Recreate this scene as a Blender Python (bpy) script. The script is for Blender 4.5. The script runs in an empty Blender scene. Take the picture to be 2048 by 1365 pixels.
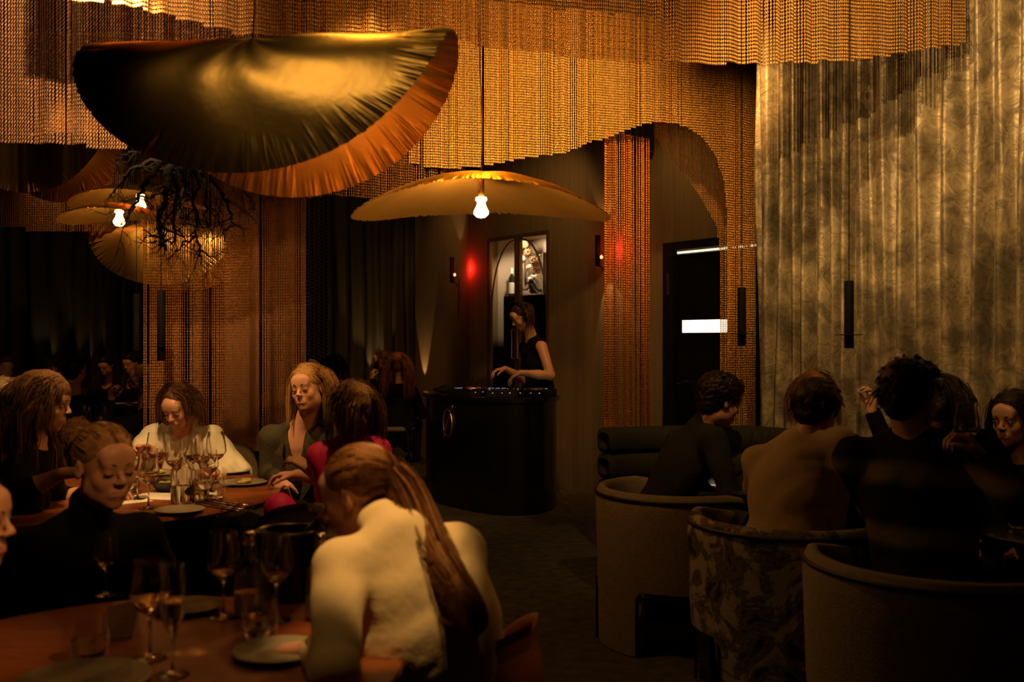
import bpy, bmesh, math, random
import numpy as np
from mathutils import Vector, Matrix
R_ = math.radians
rng = np.random.default_rng(7)
random.seed(7)
scene = bpy.context.scene
COL = scene.collection

# ------------------------------------------------------------------ camera
F = 1991.1; CZ = 1.43
cam_d = bpy.data.cameras.new('camera'); cam = bpy.data.objects.new('camera', cam_d); COL.objects.link(cam)
cam.location = (0, 0, CZ); cam.rotation_euler = (R_(90), 0, 0)
cam_d.lens = 35.0; cam_d.sensor_width = 36.0; cam_d.clip_start = 0.05; cam_d.clip_end = 60
cam_d.dof.use_dof = True; cam_d.dof.focus_distance = 6.0; cam_d.dof.aperture_fstop = 2.8
scene.camera = cam
def P(px, py, Y):
    return Vector(((px - 1024) / F * Y, Y, CZ - (py - 682.5) / F * Y))

# ------------------------------------------------------------------ world and light
w = bpy.data.worlds.new('world'); scene.world = w; w.use_nodes = True
w.node_tree.nodes['Background'].inputs[0].default_value = (1.0, 0.55, 0.2, 1)
w.node_tree.nodes['Background'].inputs[1].default_value = 0.0035
vs = scene.view_settings
vs.view_transform = 'Standard'; vs.look = 'None'; vs.gamma = 1.0; vs.exposure = 0.0; vs.use_curve_mapping = False
scene.cycles.use_denoising = True
scene.cycles.max_bounces = 16; scene.cycles.transmission_bounces = 16; scene.cycles.diffuse_bounces = 4; scene.cycles.glossy_bounces = 5; scene.cycles.transparent_max_bounces = 16
scene.cycles.sample_clamp_indirect = 8.0
scene.cycles.caustics_reflective = False; scene.cycles.caustics_refractive = False
WARM = (1.0, 0.54, 0.17); AMBER = (1.0, 0.45, 0.10); SOFT = (1.0, 0.58, 0.22)
def spot(loc, tgt, power, angle, color=WARM, blend=0.5, radius=0.03):
    l = bpy.data.lights.new('spotlight', 'SPOT'); l.energy = power; l.color = color
    l.spot_size = R_(angle); l.spot_blend = blend; l.shadow_soft_size = radius
    o = bpy.data.objects.new('spotlight', l); COL.objects.link(o); o.location = loc
    o.rotation_euler = (Vector(tgt) - Vector(loc)).to_track_quat('-Z', 'Y').to_euler(); return o
def point(loc, power, color=WARM, radius=0.02):
    l = bpy.data.lights.new('bulb_light', 'POINT'); l.energy = power; l.color = color; l.shadow_soft_size = radius
    o = bpy.data.objects.new('bulb_light', l); COL.objects.link(o); o.location = loc; return o
# ceiling spotlights of the room, and spots added to brighten faces, walls and floor
spot((-1.95, 1.75, 3.45), P(620, 200, 2.8), 19, 30, (1.0, .68, .28), 1.0, 0.22)           # on the large pendant
spot((1.2, 4.9, 3.5), P(1120, 190, 6.3), 370, 75, WARM, 0.9, 0.04)         # on the middle chain curtain
spot((1.0, 2.4, 3.4), P(1100, 40, 4.3), 95, 62, WARM, 0.9, 0.03)           # on the near valance
spot((-1.0, 2.2, 3.3), P(120, 110, 4.2), 320, 50, (1.0, .62, .34), 0.9, 0.03)          # on the left chain curtain
spot((1.05, 3.35, 3.55), P(1790, 560, 5.2), 120, 70, (1.0, .62, .235), 0.6, 0.012); spot((-.3, .6, 3.3), P(1740, 280, 5.3), 300, 23, (1.0, .62, .235), 0.6, 0.012)
spot((-.10, 2.0, 3.4), P(765, 1045, 2.25), 215, 11.5, SOFT, 0.6, 0.02)         # on the near right diner
spot((-1.5, 3.62, 3.0), (-1.78, 4.95, 0.9), 270, 54, SOFT, 0.7, 0.045)       # over the far round table
spot((-0.75, 2.2, 3.3), (-0.8, 2.2, 0.75), 16, 38, WARM, 0.7, 0.045)        # over the near round table
spot((-0.40, 3.70, 3.3), P(630, 880, 4.35), 85, 42, WARM, 0.7, 0.03)          # on the women right of the table
spot((1.3, 3.2, 3.4), (1.1, 4.4, 0.8), 1.4, 60, AMBER, 0.8, 0.03)            # over the right hand tables
spot((0.2, 7.6, 3.4), P(1060, 700, 9.0), 80, 26, WARM, 0.8, 0.03)          # on the disc jockey
spot((.15, 1.3, 2.45), P(210, 925, 2.9), 60, 12, (1.0, .50, .16), 0.8, 0.03)            # added low in front to brighten the face of the person with the bun
spot((.0, 3.5, 3.4), P(90, 810, 3.95), 45, 14, AMBER, 0.8, 0.03)               # on the wavy-haired woman
spot((.2, 1.5, 2.6), P(-10, 1060, 2.05), 90, 16, (1.0, .50, .16), 0.8, 0.03)  # low spot added to brighten the face at the left edge

spot((0.2, 8.6, 3.5), (.15, 10.2, 2.2), 34, 80, WARM, 0.9, 0.04)           # wall wash added around the display cabinet
spot((1.0, 7.8, 3.5), (1.35, 8.6, 2.3), 20, 80, WARM, 0.9, 0.04)           # second wash, added for the wall above the door
spot((-.95, 10.6, 3.5), (-.95, 12.1, 2.0), 24, 70, WARM, 0.9, 0.04)        # added to lift the corner wall
spot((-.15, 5.35, 3.5), P(930, 340, 4.1), 50, 30, WARM, 0.8, 0.03)         # on the crown of the open dome pendant
spot((-.80, 3.45, 3.5), P(790, 72, 3.0), 11, 30, (1.0, .70, .32), 0.8, 0.03)           # on the ridge of the large pendant
spot((-.1, 5.7, 3.5), (-.1, 6.6, 0), 26, 60, SOFT, 0.9, 0.05)              # added to brighten the floor before the counter
spot((-3.2, 6.7, 3.4), (-2.9, 7.6, 1.2), 45, 50, AMBER, 0.9, 0.04)  # added to bring out the drinking woman and her table
spot((-4.4, 10.0, 3.4), (-4.65, 11.4, 1.1), 70, 50, AMBER, 0.9, 0.04)  # dim light added for the far left guests
spot((-1.6, 10.4, 3.4), (-1.55, 11.8, 1.1), 45, 44, AMBER, 0.9, 0.04)  # added to brighten the guests before the grey-green drape
spot((-3.3, 5.6, 3.4), P(380, 500, 6.9), 170, 25, WARM, 0.8, 0.05)        # on the folded pendant behind the chain column
spot((.7, 2.0, 2.5), P(2022, 838, 4.1), 14, 9, AMBER, 0.8, 0.05)  # narrow fill added for the woman's face at the right edge
spot((.95, 5.1, 3.5), P(1465, 420, 6.9), 150, 52, WARM, 0.9, 0.04)         # on the right leg of the chain arch
spot((-2.1, 2.5, 3.3), P(195, 880, 2.92), 22, 12, WARM, 0.8, 0.03)         # added for the hair crown of the person with the bun
spot((-.45, 1.5, 3.3), P(715, 905, 2.36), 26, 9, WARM, 0.9, 0.03)          # crown of the ponytail woman
spot((.55, 1.5, 3.2), P(1040, 1300, 2.45), 26, 9, AMBER, 0.9, 0.03)         # added so that the tan leather chair shows
# ------------------------------------------------------------------ materials
MATS = {}
def mat(name, col, rough=0.6, metal=0.0, bump=0.0, bscale=60.0, var=0.0, vscale=8.0, emit=0.0, ecol=None,
        trans=0.0, ior=1.45, stretch=(1, 1, 1), sheen=0.0, coat=0.0, coords='Object'):
    if name in MATS: return MATS[name]
    m = bpy.data.materials.new(name); m.use_nodes = True; nt = m.node_tree; b = nt.nodes['Principled BSDF']
    c = (*col, 1) if len(col) == 3 else col
    b.inputs['Base Color'].default_value = c; b.inputs['Roughness'].default_value = rough
    b.inputs['Metallic'].default_value = metal; b.inputs['IOR'].default_value = ior
    if metal > .5: b.inputs['Specular Tint'].default_value = c
    if 'hair' in name: b.inputs['Specular Tint'].default_value = (1, .6, .3, 1); b.inputs['Specular IOR Level'].default_value = .35
    b.inputs['Transmission Weight'].default_value = trans
    b.inputs['Sheen Weight'].default_value = sheen; b.inputs['Sheen Tint'].default_value = c; b.inputs['Coat Weight'].default_value = coat
    if rough >= .65 and not metal: b.inputs['Specular IOR Level'].default_value = .15
    if emit:
        b.inputs['Emission Color'].default_value = (*(ecol or col), 1); b.inputs['Emission Strength'].default_value = emit
    if bump or var:
        tc = nt.nodes.new('ShaderNodeTexCoord'); mp = nt.nodes.new('ShaderNodeMapping'); mp.inputs['Scale'].default_value = stretch
        nt.links.new(tc.outputs[coords], mp.inputs[0])
    if var:
        n = nt.nodes.new('ShaderNodeTexNoise'); n.inputs['Scale'].default_value = vscale; n.inputs['Detail'].default_value = 5
        nt.links.new(mp.outputs[0], n.inputs['Vector'])
        r = nt.nodes.new('ShaderNodeValToRGB'); nt.links.new(n.outputs[0], r.inputs[0])
        r.color_ramp.elements[0].position = 0.3; r.color_ramp.elements[1].position = 0.7
        r.color_ramp.elements[0].color = (*[max(0, x * (1 - var)) for x in col[:3]], 1)
        r.color_ramp.elements[1].color = (*[min(1, x * (1 + var)) for x in col[:3]], 1)
        nt.links.new(r.outputs[0], b.inputs['Base Color'])
    if bump:
        n2 = nt.nodes.new('ShaderNodeTexNoise'); n2.inputs['Scale'].default_value = bscale; n2.inputs['Detail'].default_value = 4
        nt.links.new(mp.outputs[0], n2.inputs['Vector'])
        bp = nt.nodes.new('ShaderNodeBump'); bp.inputs['Strength'].default_value = bump; bp.inputs['Distance'].default_value = 0.01
        nt.links.new(n2.outputs[0], bp.inputs['Height']); nt.links.new(bp.outputs[0], b.inputs['Normal'])
    MATS[name] = m; return m
M_floor = mat('carpet', (0.075, 0.062, 0.035), 0.95, bump=0.5, bscale=120, var=0.35, vscale=14)
M_ceil = mat('black_ceiling', (0.006, 0.005, 0.004), 0.9, bump=0.1)
M_wall = mat('velvet_wall', (0.22, 0.15, 0.075), 0.8, bump=0.25, bscale=30, var=0.12, vscale=40, stretch=(1, 1, 0.02), sheen=0.2)
M_darkwall = mat('dark_wall', (0.02, 0.014, 0.009), 0.85, bump=0.2)
M_gold = mat('gold_leaf', (0.92, 0.54, 0.14), 0.37, 0.88, bump=0.22, bscale=12, var=0.08, vscale=5)
M_copper = mat('copper_leaf', (0.80, 0.36, 0.10), 0.42, 1.0, bump=0.2, bscale=9)
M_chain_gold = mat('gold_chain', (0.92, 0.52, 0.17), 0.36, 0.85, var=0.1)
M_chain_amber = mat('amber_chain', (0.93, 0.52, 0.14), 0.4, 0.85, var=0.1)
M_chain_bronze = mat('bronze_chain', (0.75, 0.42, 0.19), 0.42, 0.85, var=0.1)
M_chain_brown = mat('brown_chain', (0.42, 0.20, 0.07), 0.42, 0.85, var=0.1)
M_black = mat('black_lacquer', (0.006, 0.0055, 0.005), 0.25, bump=0.03, coat=0.4)
M_blackmat = mat('matt_black', (0.008, 0.007, 0.006), 0.7, bump=0.1)
M_wood = mat('brown_wood', (0.22, 0.058, 0.013), 0.38, bump=0.12, bscale=30, var=0.3, vscale=10, stretch=(1, 9, 1), coat=0.15)
M_chairwood = mat('tan_leather', (0.42, 0.14, 0.04), 0.5, bump=0.15, bscale=50, var=0.15)
M_cream = mat('cream_boucle', (0.30, 0.215, 0.12), 0.95, bump=0.7, bscale=190, var=0.15, vscale=60, sheen=0.3)
M_marblef = None
M_green = mat('dark_green_velvet', (0.030, 0.026, 0.013), 0.8, bump=0.2, sheen=0.25)
M_pipe = mat('black_piping', (0.008, 0.006, 0.005), 0.6, bump=0.1)
M_brass = mat('brass', (0.65, 0.42, 0.16), 0.35, 1.0, bump=0.05)
M_brassd = mat('dull_brass', (0.28, 0.17, 0.07), 0.5, 0.7, bump=0.05)
M_steel = mat('steel', (0.6, 0.5, 0.38), 0.25, 1.0, bump=0.03)
M_glass = mat('glass', (1, 1, 1), 0.0, trans=1.0, ior=1.47)
M_bottle = mat('dark_bottle_glass', (0.02, 0.035, 0.015), 0.08, trans=0.4, ior=1.5)
M_water = mat('water', (0.95, 0.97, 0.9), 0.0, trans=1.0, ior=1.33)
M_wine = mat('white_wine', (0.95, 0.8, 0.35), 0.0, trans=1.0, ior=1.34)
M_rose = mat('rose_wine', (0.8, 0.2, 0.12), 0.0, trans=0.9, ior=1.34)
M_redw = mat('red_wine', (0.12, 0.01, 0.008), 0.05, trans=0.3, ior=1.34)
M_plate = mat('grey_green_glazed_plate', (0.26, 0.22, 0.13), 0.35, bump=0.1, bscale=20, var=0.25, vscale=12)
M_plated = mat('dark_glazed_plate', (0.03, 0.028, 0.02), 0.3, bump=0.1, var=0.3)
M_paper = mat('white_paper', (0.75, 0.66, 0.5), 0.8, bump=0.05)
M_napkin = mat('linen_napkin', (0.55, 0.4, 0.25), 0.9, bump=0.2, bscale=200)
M_food = mat('salad_food', (0.45, 0.35, 0.08), 0.6, bump=0.6, bscale=60, var=0.6, vscale=50)
M_white = mat('white_ceramic', (0.8, 0.74, 0.6), 0.4, bump=0.05)
M_bulb = mat('lit_bulb', (1, 0.75, 0.4), emit=13.0, ecol=(1.0, 0.56, 0.2))
M_skinA = mat('warm_skin', (0.56, 0.27, 0.15), 0.5, bump=0.06, bscale=90, var=0.08, vscale=14)
M_skinB = mat('tan_skin', (0.48, 0.22, 0.11), 0.5, bump=0.06, bscale=90, var=0.08, vscale=14)
M_lip = mat('lips', (0.42, 0.09, 0.06), 0.4, bump=0.05)
M_eyew = mat('eye_white', (0.5, 0.42, 0.34), 0.2, bump=0.01)
M_iris = mat('dark_iris', (0.02, 0.012, 0.008), 0.15, bump=0.01)
M_hairblond = mat('blond_hair', (0.34, 0.18, 0.06), 0.42, bump=0.4, bscale=60, var=0.4, vscale=60, stretch=(3, 3, .3))
M_hairgrey = mat('grey_blond_hair', (0.26, 0.15, 0.07), 0.45, bump=0.4, bscale=60, var=0.45, vscale=60, stretch=(3, 3, .3))
M_hairbrown = mat('brown_hair', (0.075, 0.032, 0.013), 0.4, bump=0.4, bscale=60, var=0.4, vscale=60, stretch=(3, 3, .3))
M_hairchest = mat('chestnut_hair', (0.19, 0.075, 0.020), 0.4, bump=0.4, bscale=60, var=0.4, vscale=60, stretch=(3, 3, .3))
M_hairblack = mat('black_hair', (0.008, 0.006, 0.005), 0.45, bump=0.4, bscale=60, var=0.3, vscale=60)
M_brow = mat('eyebrow', (0.05, 0.025, 0.012), 0.7, bump=0.2)
C_black = mat('black_cloth', (0.0045, 0.004, 0.0035), 0.9, bump=0.3, bscale=80)
C_char = mat('charcoal_cloth', (0.022, 0.018, 0.013), 0.9, bump=0.3, bscale=80)
C_white = mat('white_cotton', (0.72, 0.62, 0.42), 0.85, bump=0.35, bscale=30)
C_cream = mat('cream_cotton', (0.82, 0.61, 0.30), 0.85, bump=0.3, bscale=25)
C_olive = mat('olive_blazer_cloth', (0.045, 0.036, 0.020), 0.85, bump=0.25, bscale=90)
C_pink = mat('hot_pink_satin', (0.75, 0.012, 0.14), 0.6, bump=0.3, bscale=20)
C_beige = mat('beige_knit', (0.44, 0.28, 0.13), 0.95, bump=0.5, bscale=220)
C_dark2 = mat('dark_jeans', (0.012, 0.012, 0.014), 0.9, bump=0.3)

# ------------------------------------------------------------------ object helpers
def put(o, label=None, cat=None, group=None, kind=None, parent=None):
    if label: o['label'] = label
    if cat: o['category'] = cat
    if group: o['group'] = group
    if kind: o['kind'] = kind
    if parent is not None: o.parent = parent
    return o
def empty(name, label, cat, loc=(0, 0, 0), rz=0.0, group=None):
    o = bpy.data.objects.new(name, None); COL.objects.link(o); o.location = loc; o.rotation_euler[2] = rz
    o.empty_display_size = 0.05
    return put(o, label, cat, group)
def mesh_obj(name, V, Fc, material, parent=None, smooth=True, keep_world=True):
    me = bpy.data.meshes.new(name)
    if isinstance(V, np.ndarray) and isinstance(Fc, np.ndarray):
        k = Fc.shape[1]; me.vertices.add(len(V)); me.vertices.foreach_set('co', V.astype(np.float32).ravel())
        me.loops.add(Fc.size); me.loops.foreach_set('vertex_index', Fc.astype(np.int32).ravel())
        me.polygons.add(len(Fc)); me.polygons.foreach_set('loop_start', np.arange(0, Fc.size, k, dtype=np.int32))
        me.update(calc_edges=True); me.validate()
    else:
        me.from_pydata([tuple(v) for v in V], [], [tuple(f) for f in Fc]); me.update()
    if smooth and len(me.polygons): me.polygons.foreach_set('use_smooth', [True] * len(me.polygons))
    if material: me.materials.append(material)
    o = bpy.data.objects.new(name, me); COL.objects.link(o)
    if parent is not None:
        o.parent = parent
        if keep_world: o.matrix_parent_inverse = mw(parent).inverted()
    return o
def mw(o):
    m = Matrix.LocRotScale(o.location, o.rotation_euler, o.scale)
    return m if o.parent is None else mw(o.parent) @ o.matrix_parent_inverse @ m
class MB:
    """collects shapes into one mesh"""
    def __init__(s): s.V = []; s.F = []
    def add(s, V, Fc):
        b = len(s.V); s.V += [tuple(v) for v in V]; s.F += [tuple(i + b for i in f) for f in Fc]; return s
    def box(s, c, sz, rz=0.0, M=None, bev=0.0):
        bm = bmesh.new(); bmesh.ops.create_cube(bm, size=1.0); bmesh.ops.scale(bm, vec=sz, verts=bm.verts)
        if bev: bmesh.ops.bevel(bm, geom=bm.edges[:], offset=bev, segments=2, affect='EDGES', profile=0.6)
        T = M if M is not None else Matrix.Translation(c) @ Matrix.Rotation(rz, 4, 'Z')
        bm.transform(T); bm.verts.index_update()
        s.add([v.co[:] for v in bm.verts], [[v.index for v in f.verts] for f in bm.faces]); bm.free(); return s
    def lathe(s, prof, c=(0, 0, 0), n=24, M=None):
        V = []; Fc = []; m = len(prof)
        for i in range(n):
            a = 2 * math.pi * i / n
            for (r, z) in prof: V.append(Vector((r * math.cos(a), r * math.sin(a), z)))
        for i in range(n):
            j = (i + 1) % n
            for k in range(m - 1): Fc.append((i * m + k, j * m + k, j * m + k + 1, i * m + k + 1))
        if prof[0][0] > 1e-4: Fc.append([i * m for i in range(n)][::-1])
        if prof[-1][0] > 1e-4: Fc.append([i * m + m - 1 for i in range(n)])
        T = M if M is not None else Matrix.Translation(c)
        return s.add([T @ v for v in V], Fc)
    def tube(s, pts, r, n=6, closed=False):
        pts = [Vector(p) for p in pts]; N = len(pts)
        rs = [r] * N if isinstance(r, (int, float)) else list(r)
        V = []; Fc = []; up = Vector((0, 0, 1)); prev = None
        for i, p in enumerate(pts):
            if closed: t = pts[(i + 1) % N] - pts[i - 1]
            else: t = pts[min(i + 1, N - 1)] - pts[max(i - 1, 0)]
            t.normalize() if t.length > 1e-9 else None
            if prev is None:
                a = t.cross(up);
                if a.length < 0.05: a = t.cross(Vector((0, 1, 0)))
            else: a = prev - t * prev.dot(t)
            a.normalize(); prev = a; b = t.cross(a)
            for k in range(n):
                q = 2 * math.pi * k / n; V.append(p + (a * math.cos(q) + b * math.sin(q)) * rs[i])
        for i in range(N if closed else N - 1):
            j = (i + 1) % N
            for k in range(n): Fc.append((i * n + k, i * n + (k + 1) % n, j * n + (k + 1) % n, j * n + k))
        if not closed: Fc.append(list(range(n))[::-1]); Fc.append([(N - 1) * n + k for k in range(n)])
        return s.add(V, Fc)
    def prism(s, poly, z0, z1):
        n = len(poly); V = [(x, y, z0) for x, y in poly] + [(x, y, z1) for x, y in poly]
        Fc = [(i, (i + 1) % n, n + (i + 1) % n, n + i) for i in range(n)] + [list(range(n))[::-1], list(range(n, 2 * n))]
        return s.add(V, Fc)
    def build(s, name, material, parent=None, smooth=False, local=False):
        return mesh_obj(name, s.V, s.F, material, parent, smooth, not local)
def smooth_angle(o, deg=40):
    me = o.data; me.polygons.foreach_set('use_smooth', [True] * len(me.polygons))
    try: me.set_sharp_from_angle(angle=R_(deg))
    except Exception: pass
    return o
def copy_tree(o, parent=None):
    c = o.copy(); COL.objects.link(c)
    if parent is not None: c.parent = parent
    for ch in [x for x in bpy.data.objects if x.parent == o]: copy_tree(ch, c)
    return c

# ------------------------------------------------------------------ signed distance figures
class SDF:
    def __init__(s): s.p = []
    def cap(s, a, b, r1, r2=None, k=0.02, op=1):
        s.p.append(('c', np.array(a, float), np.array(b, float), r1, r1 if r2 is None else r2, k, op)); return s
    def ell(s, c, r, M=None, k=0.02, op=1):
        s.p.append(('e', np.array(c, float), np.array(r, float), np.eye(3) if M is None else np.array(M, float), None, k, op)); return s
    def mesh(s, h, noise=None):
        lo = np.full(3, 1e9); hi = -lo; bb = []
        for q in s.p:
            if q[0] == 'c':
                r = max(q[3], q[4]); l = np.minimum(q[1], q[2]) - r; u = np.maximum(q[1], q[2]) + r
            else:
                r = q[2].max(); l = q[1] - r; u = q[1] + r
            m = q[5] * 1.2 + 3 * h; l = l - m; u = u + m; bb.append((l, u))
            if q[6] == 1: lo = np.minimum(lo, l); hi = np.maximum(hi, u)
        n = np.ceil((hi - lo) / h).astype(int) + 1
        G = np.full(n, 0.2, np.float32)
        ax = [lo[i] + h * np.arange(n[i]) for i in range(3)]
        for q, (l, u) in zip(s.p, bb):
            i0 = np.clip(((l - lo) / h).astype(int), 0, n); i1 = np.clip(((u - lo) / h).astype(int) + 2, 0, n)
            if (i1 <= i0).any(): continue
            X, Y, Z = np.meshgrid(ax[0][i0[0]:i1[0]], ax[1][i0[1]:i1[1]], ax[2][i0[2]:i1[2]], indexing='ij')
            if q[0] == 'c':
                a, b = q[1], q[2]; d = b - a; L = d @ d + 1e-12
                t = np.clip(((X - a[0]) * d[0] + (Y - a[1]) * d[1] + (Z - a[2]) * d[2]) / L, 0, 1)
                D = np.sqrt((X - a[0] - t * d[0]) ** 2 + (Y - a[1] - t * d[1]) ** 2 + (Z - a[2] - t * d[2]) ** 2) - (q[3] + (q[4] - q[3]) * t)
            else:
                c, r, M = q[1], q[2], q[3]; x = X - c[0]; y = Y - c[1]; z = Z - c[2]
                U = (x * M[0][0] + y * M[0][1] + z * M[0][2]) / r[0]; Vv = (x * M[1][0] + y * M[1][1] + z * M[1][2]) / r[1]
                W = (x * M[2][0] + y * M[2][1] + z * M[2][2]) / r[2]
                k0 = np.sqrt(U * U + Vv * Vv + W * W) + 1e-9; k1 = np.sqrt((U / r[0]) ** 2 + (Vv / r[1]) ** 2 + (W / r[2]) ** 2) + 1e-9
                D = k0 * (k0 - 1) / k1
            g = G[i0[0]:i1[0], i0[1]:i1[1], i0[2]:i1[2]]; k = max(q[5], 1e-4)
            if q[6] == 1:
                hh = np.clip(0.5 + 0.5 * (g - D) / k, 0, 1); g[...] = g * (1 - hh) + D * hh - k * hh * (1 - hh)
            else:
                hh = np.clip(0.5 - 0.5 * (g + D) / k, 0, 1); g[...] = g * (1 - hh) - D * hh + k * hh * (1 - hh)
        if noise is not None:
            near = np.abs(G) < 0.03; I = np.argwhere(near); pts = lo + h * I
            G[near] += noise(pts).astype(np.float32)
        return nets(G, lo, h)
def nets(G, lo, h):
    ins = G < 0; n = G.shape; c = np.zeros((n[0] - 1, n[1] - 1, n[2] - 1), np.int8)
    for dx in (0, 1):
        for dy in (0, 1):
            for dz in (0, 1): c += ins[dx:n[0] - 1 + dx, dy:n[1] - 1 + dy, dz:n[2] - 1 + dz]
    act = (c > 0) & (c < 8); I = np.argwhere(act); idx = np.full(act.shape, -1, np.int64); idx[act] = np.arange(len(I))
    S = np.zeros((len(I), 3)); cnt = np.zeros(len(I))
    cor = [(0, 0, 0), (1, 0, 0), (0, 1, 0), (1, 1, 0), (0, 0, 1), (1, 0, 1), (0, 1, 1), (1, 1, 1)]
    val = [G[I[:, 0] + a, I[:, 1] + b, I[:, 2] + d] for a, b, d in cor]
    for e0 in range(8):
        for ax_ in range(3):
            if cor[e0][ax_] == 0:
                e1 = e0 + (1, 2, 4)[ax_]; va, vb = val[e0], val[e1]; m = (va < 0) != (vb < 0)
                t = np.where(m, va / np.where(m, va - vb, 1), 0); p = np.array(cor[e0], float)[None].repeat(len(I), 0); p[:, ax_] += t
                S[m] += p[m]; cnt[m] += 1
    V = lo + h * (I + S / np.maximum(cnt, 1)[:, None]); Fs = []
    for a in range(3):
        b, d = (a + 1) % 3, (a + 2) % 3
        sl0 = [slice(None)] * 3; sl1 = [slice(None)] * 3; sl0[a] = slice(0, -1); sl1[a] = slice(1, None)
        A = ins[tuple(sl0)]; B = ins[tuple(sl1)]; E = np.argwhere(A != B)
        ok = (E[:, b] > 0) & (E[:, d] > 0) & (E[:, b] < n[b] - 1) & (E[:, d] < n[d] - 1); E = E[ok]
        def cell(db, dd):
            q = E.copy(); q[:, b] -= db; q[:, d] -= dd; return idx[q[:, 0], q[:, 1], q[:, 2]]
        Q = np.stack([cell(1, 1), cell(0, 1), cell(0, 0), cell(1, 0)], 1)
        fl = ~A[E[:, 0], E[:, 1], E[:, 2]]; Q[fl] = Q[fl][:, ::-1]; Fs.append(Q)
    return V, np.concatenate(Fs)
def N3(v): v = np.array(v, float); return v / (np.linalg.norm(v) + 1e-12)
def foldnoise(amp, freq, seed=0, dirv=(0.3, 0.2, 1)):
    r = np.random.default_rng(seed); ks = []
    for i in range(7):
        k = r.normal(size=3) * freq * (0.6 + 0.25 * i); ks.append((k, r.uniform(0, 6.28), amp / (1 + 0.5 * i)))
    def f(p):
        q = p + 0.03 * np.sin(p[:, [1, 2, 0]] * freq * 0.7 + seed); d = np.zeros(len(p))
        for k, ph, a in ks: d += a * (1 - 2 * np.abs(np.sin(q @ k * 0.5 + ph))) * 0.5
        return d
    return f

# ---- head, hand, person
def frame(fwd, up=(0, 0, 1)):
    f = N3(fwd); r = N3(np.cross(f, up)); u = np.cross(r, f); return r, f, u
def head_sdf(S, H, fr, sc=1.0):
    r, f, u = fr; M = np.array([r, f, u])
    def L(x, y, z): return np.array(H) + (r * x + f * y + u * z) * sc
    e = lambda c, rr, k=0.02, op=1: S.ell(L(*c), np.array(rr) * sc, M, k * sc, op)
    e((0, -.014, .036), (.075, .096, .080)); e((0, .022, -.028), (.060, .066, .082), .03)
    e((0, .034, -.078), (.041, .046, .032), .03); e((0, .068, -.098), (.019, .016, .015), .02)
    for s in (-1, 1):
        e((s * .034, .058, -.030), (.023, .022, .023), .02)
        e((s * .050, .010, -.062), (.014, .030, .024), .025)
    S.cap(L(-.034, .081, .020), L(.034, .081, .020), .011 * sc, k=.018 * sc)
    e((0, .072, .045), (.052, .022, .030), .02)
    for s in (-1, 1):
        e((s * .031, .101, .002), (.016, .012, .008), .010, -1)
        e((s * .031, .078, .000), (.0145, .0145, .0125), .004)
    S.cap(L(0, .086, .010), L(0, .108, -.024), .0065 * sc, .0095 * sc, .010 * sc)
    for s in (-1, 1): e((s * .011, .100, -.029), (.008, .009, .007), .006)
    e((0, .080, -.062), (.026, .015, .020), .012)
    S.cap(L(-.019, .0875, -.0580), L(.019, .0875, -.0580), .0045 * sc, k=.005 * sc)
    S.cap(L(-.016, .0880, -.0695), L(.016, .0880, -.0695), .0052 * sc, k=.005 * sc)
    S.cap(L(-.024, .097, -.0637), L(.024, .097, -.0637), .0022 * sc, k=.003 * sc, op=-1)
    for s in (-1, 1):
        e((s * .076, -.006, -.008), (.008, .017, .030), .006); e((s * .084, .000, -.006), (.006, .009, .018), .004, -1)
    return L
def hand_sdf(S, W, d, n, side, curl, sc=1.0, spread=0.0):
    d = N3(d); n = N3(np.array(n, float) - d * np.dot(n, d)); t = np.cross(d, n) * (1 if side == 'R' else -1)
    W = np.array(W, float); k = .006
    for i, o in enumerate((1.5, .5, -.5, -1.5)):
        kn = W + (d * (.084 - .006 * abs(o - .5)) + t * o * .0195) * sc
        S.cap(W + t * o * .010 * sc, kn, .015 * sc, .0115 * sc, .012)
        ln = (.040, .044, .041, .032)[i] * sc; ang = 0; p = kn; r0 = (.0092, .0094, .0088, .0078)[i] * sc
        dd = N3(d + t * o * (.05 + spread))
        for j, (q, a) in enumerate(((1.0, 55), (.65, 80), (.5, 45))):
            ang += curl * R_(a); v = dd * math.cos(ang) + n * math.sin(ang)
            e = p + v * ln * q; S.cap(p, e, r0 * (1 - .08 * j), r0 * (.94 - .1 * j), .003); p = e
    b = W + (d * .022 + t * .024) * sc; ang = R_(38)
    v = N3(d * math.cos(ang) + t * math.sin(ang) + n * (.25 + .4 * curl)); m = b + v * .042 * sc
    S.cap(b, m, .0145 * sc, .0115 * sc, .010); v2 = N3(v + d * .5 + n * .5 * curl - t * .35 * curl)
    e = m + v2 * .030 * sc; S.cap(m, e, .0105 * sc, .0095 * sc, .003); v3 = N3(v2 + n * .4 * curl - t * .3 * curl)
    S.cap(e, e + v3 * .022 * sc, .0095 * sc, .0080 * sc, .003)
def ik(s, wv, la, lb, pole):
    s = np.array(s, float); wv = np.array(wv, float); d = wv - s; D = np.linalg.norm(d)
    if D > (la + lb) * .985: k_ = D / ((la + lb) * .985); la *= k_; lb *= k_
    x = (la * la - lb * lb + D * D) / (2 * D); hgt = math.sqrt(max(la * la - x * x, 1e-6)); u = d / D
    pole = np.array(pole, float); pole = N3(pole - u * np.dot(pole, u)); return s + u * x + pole * hgt

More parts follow.
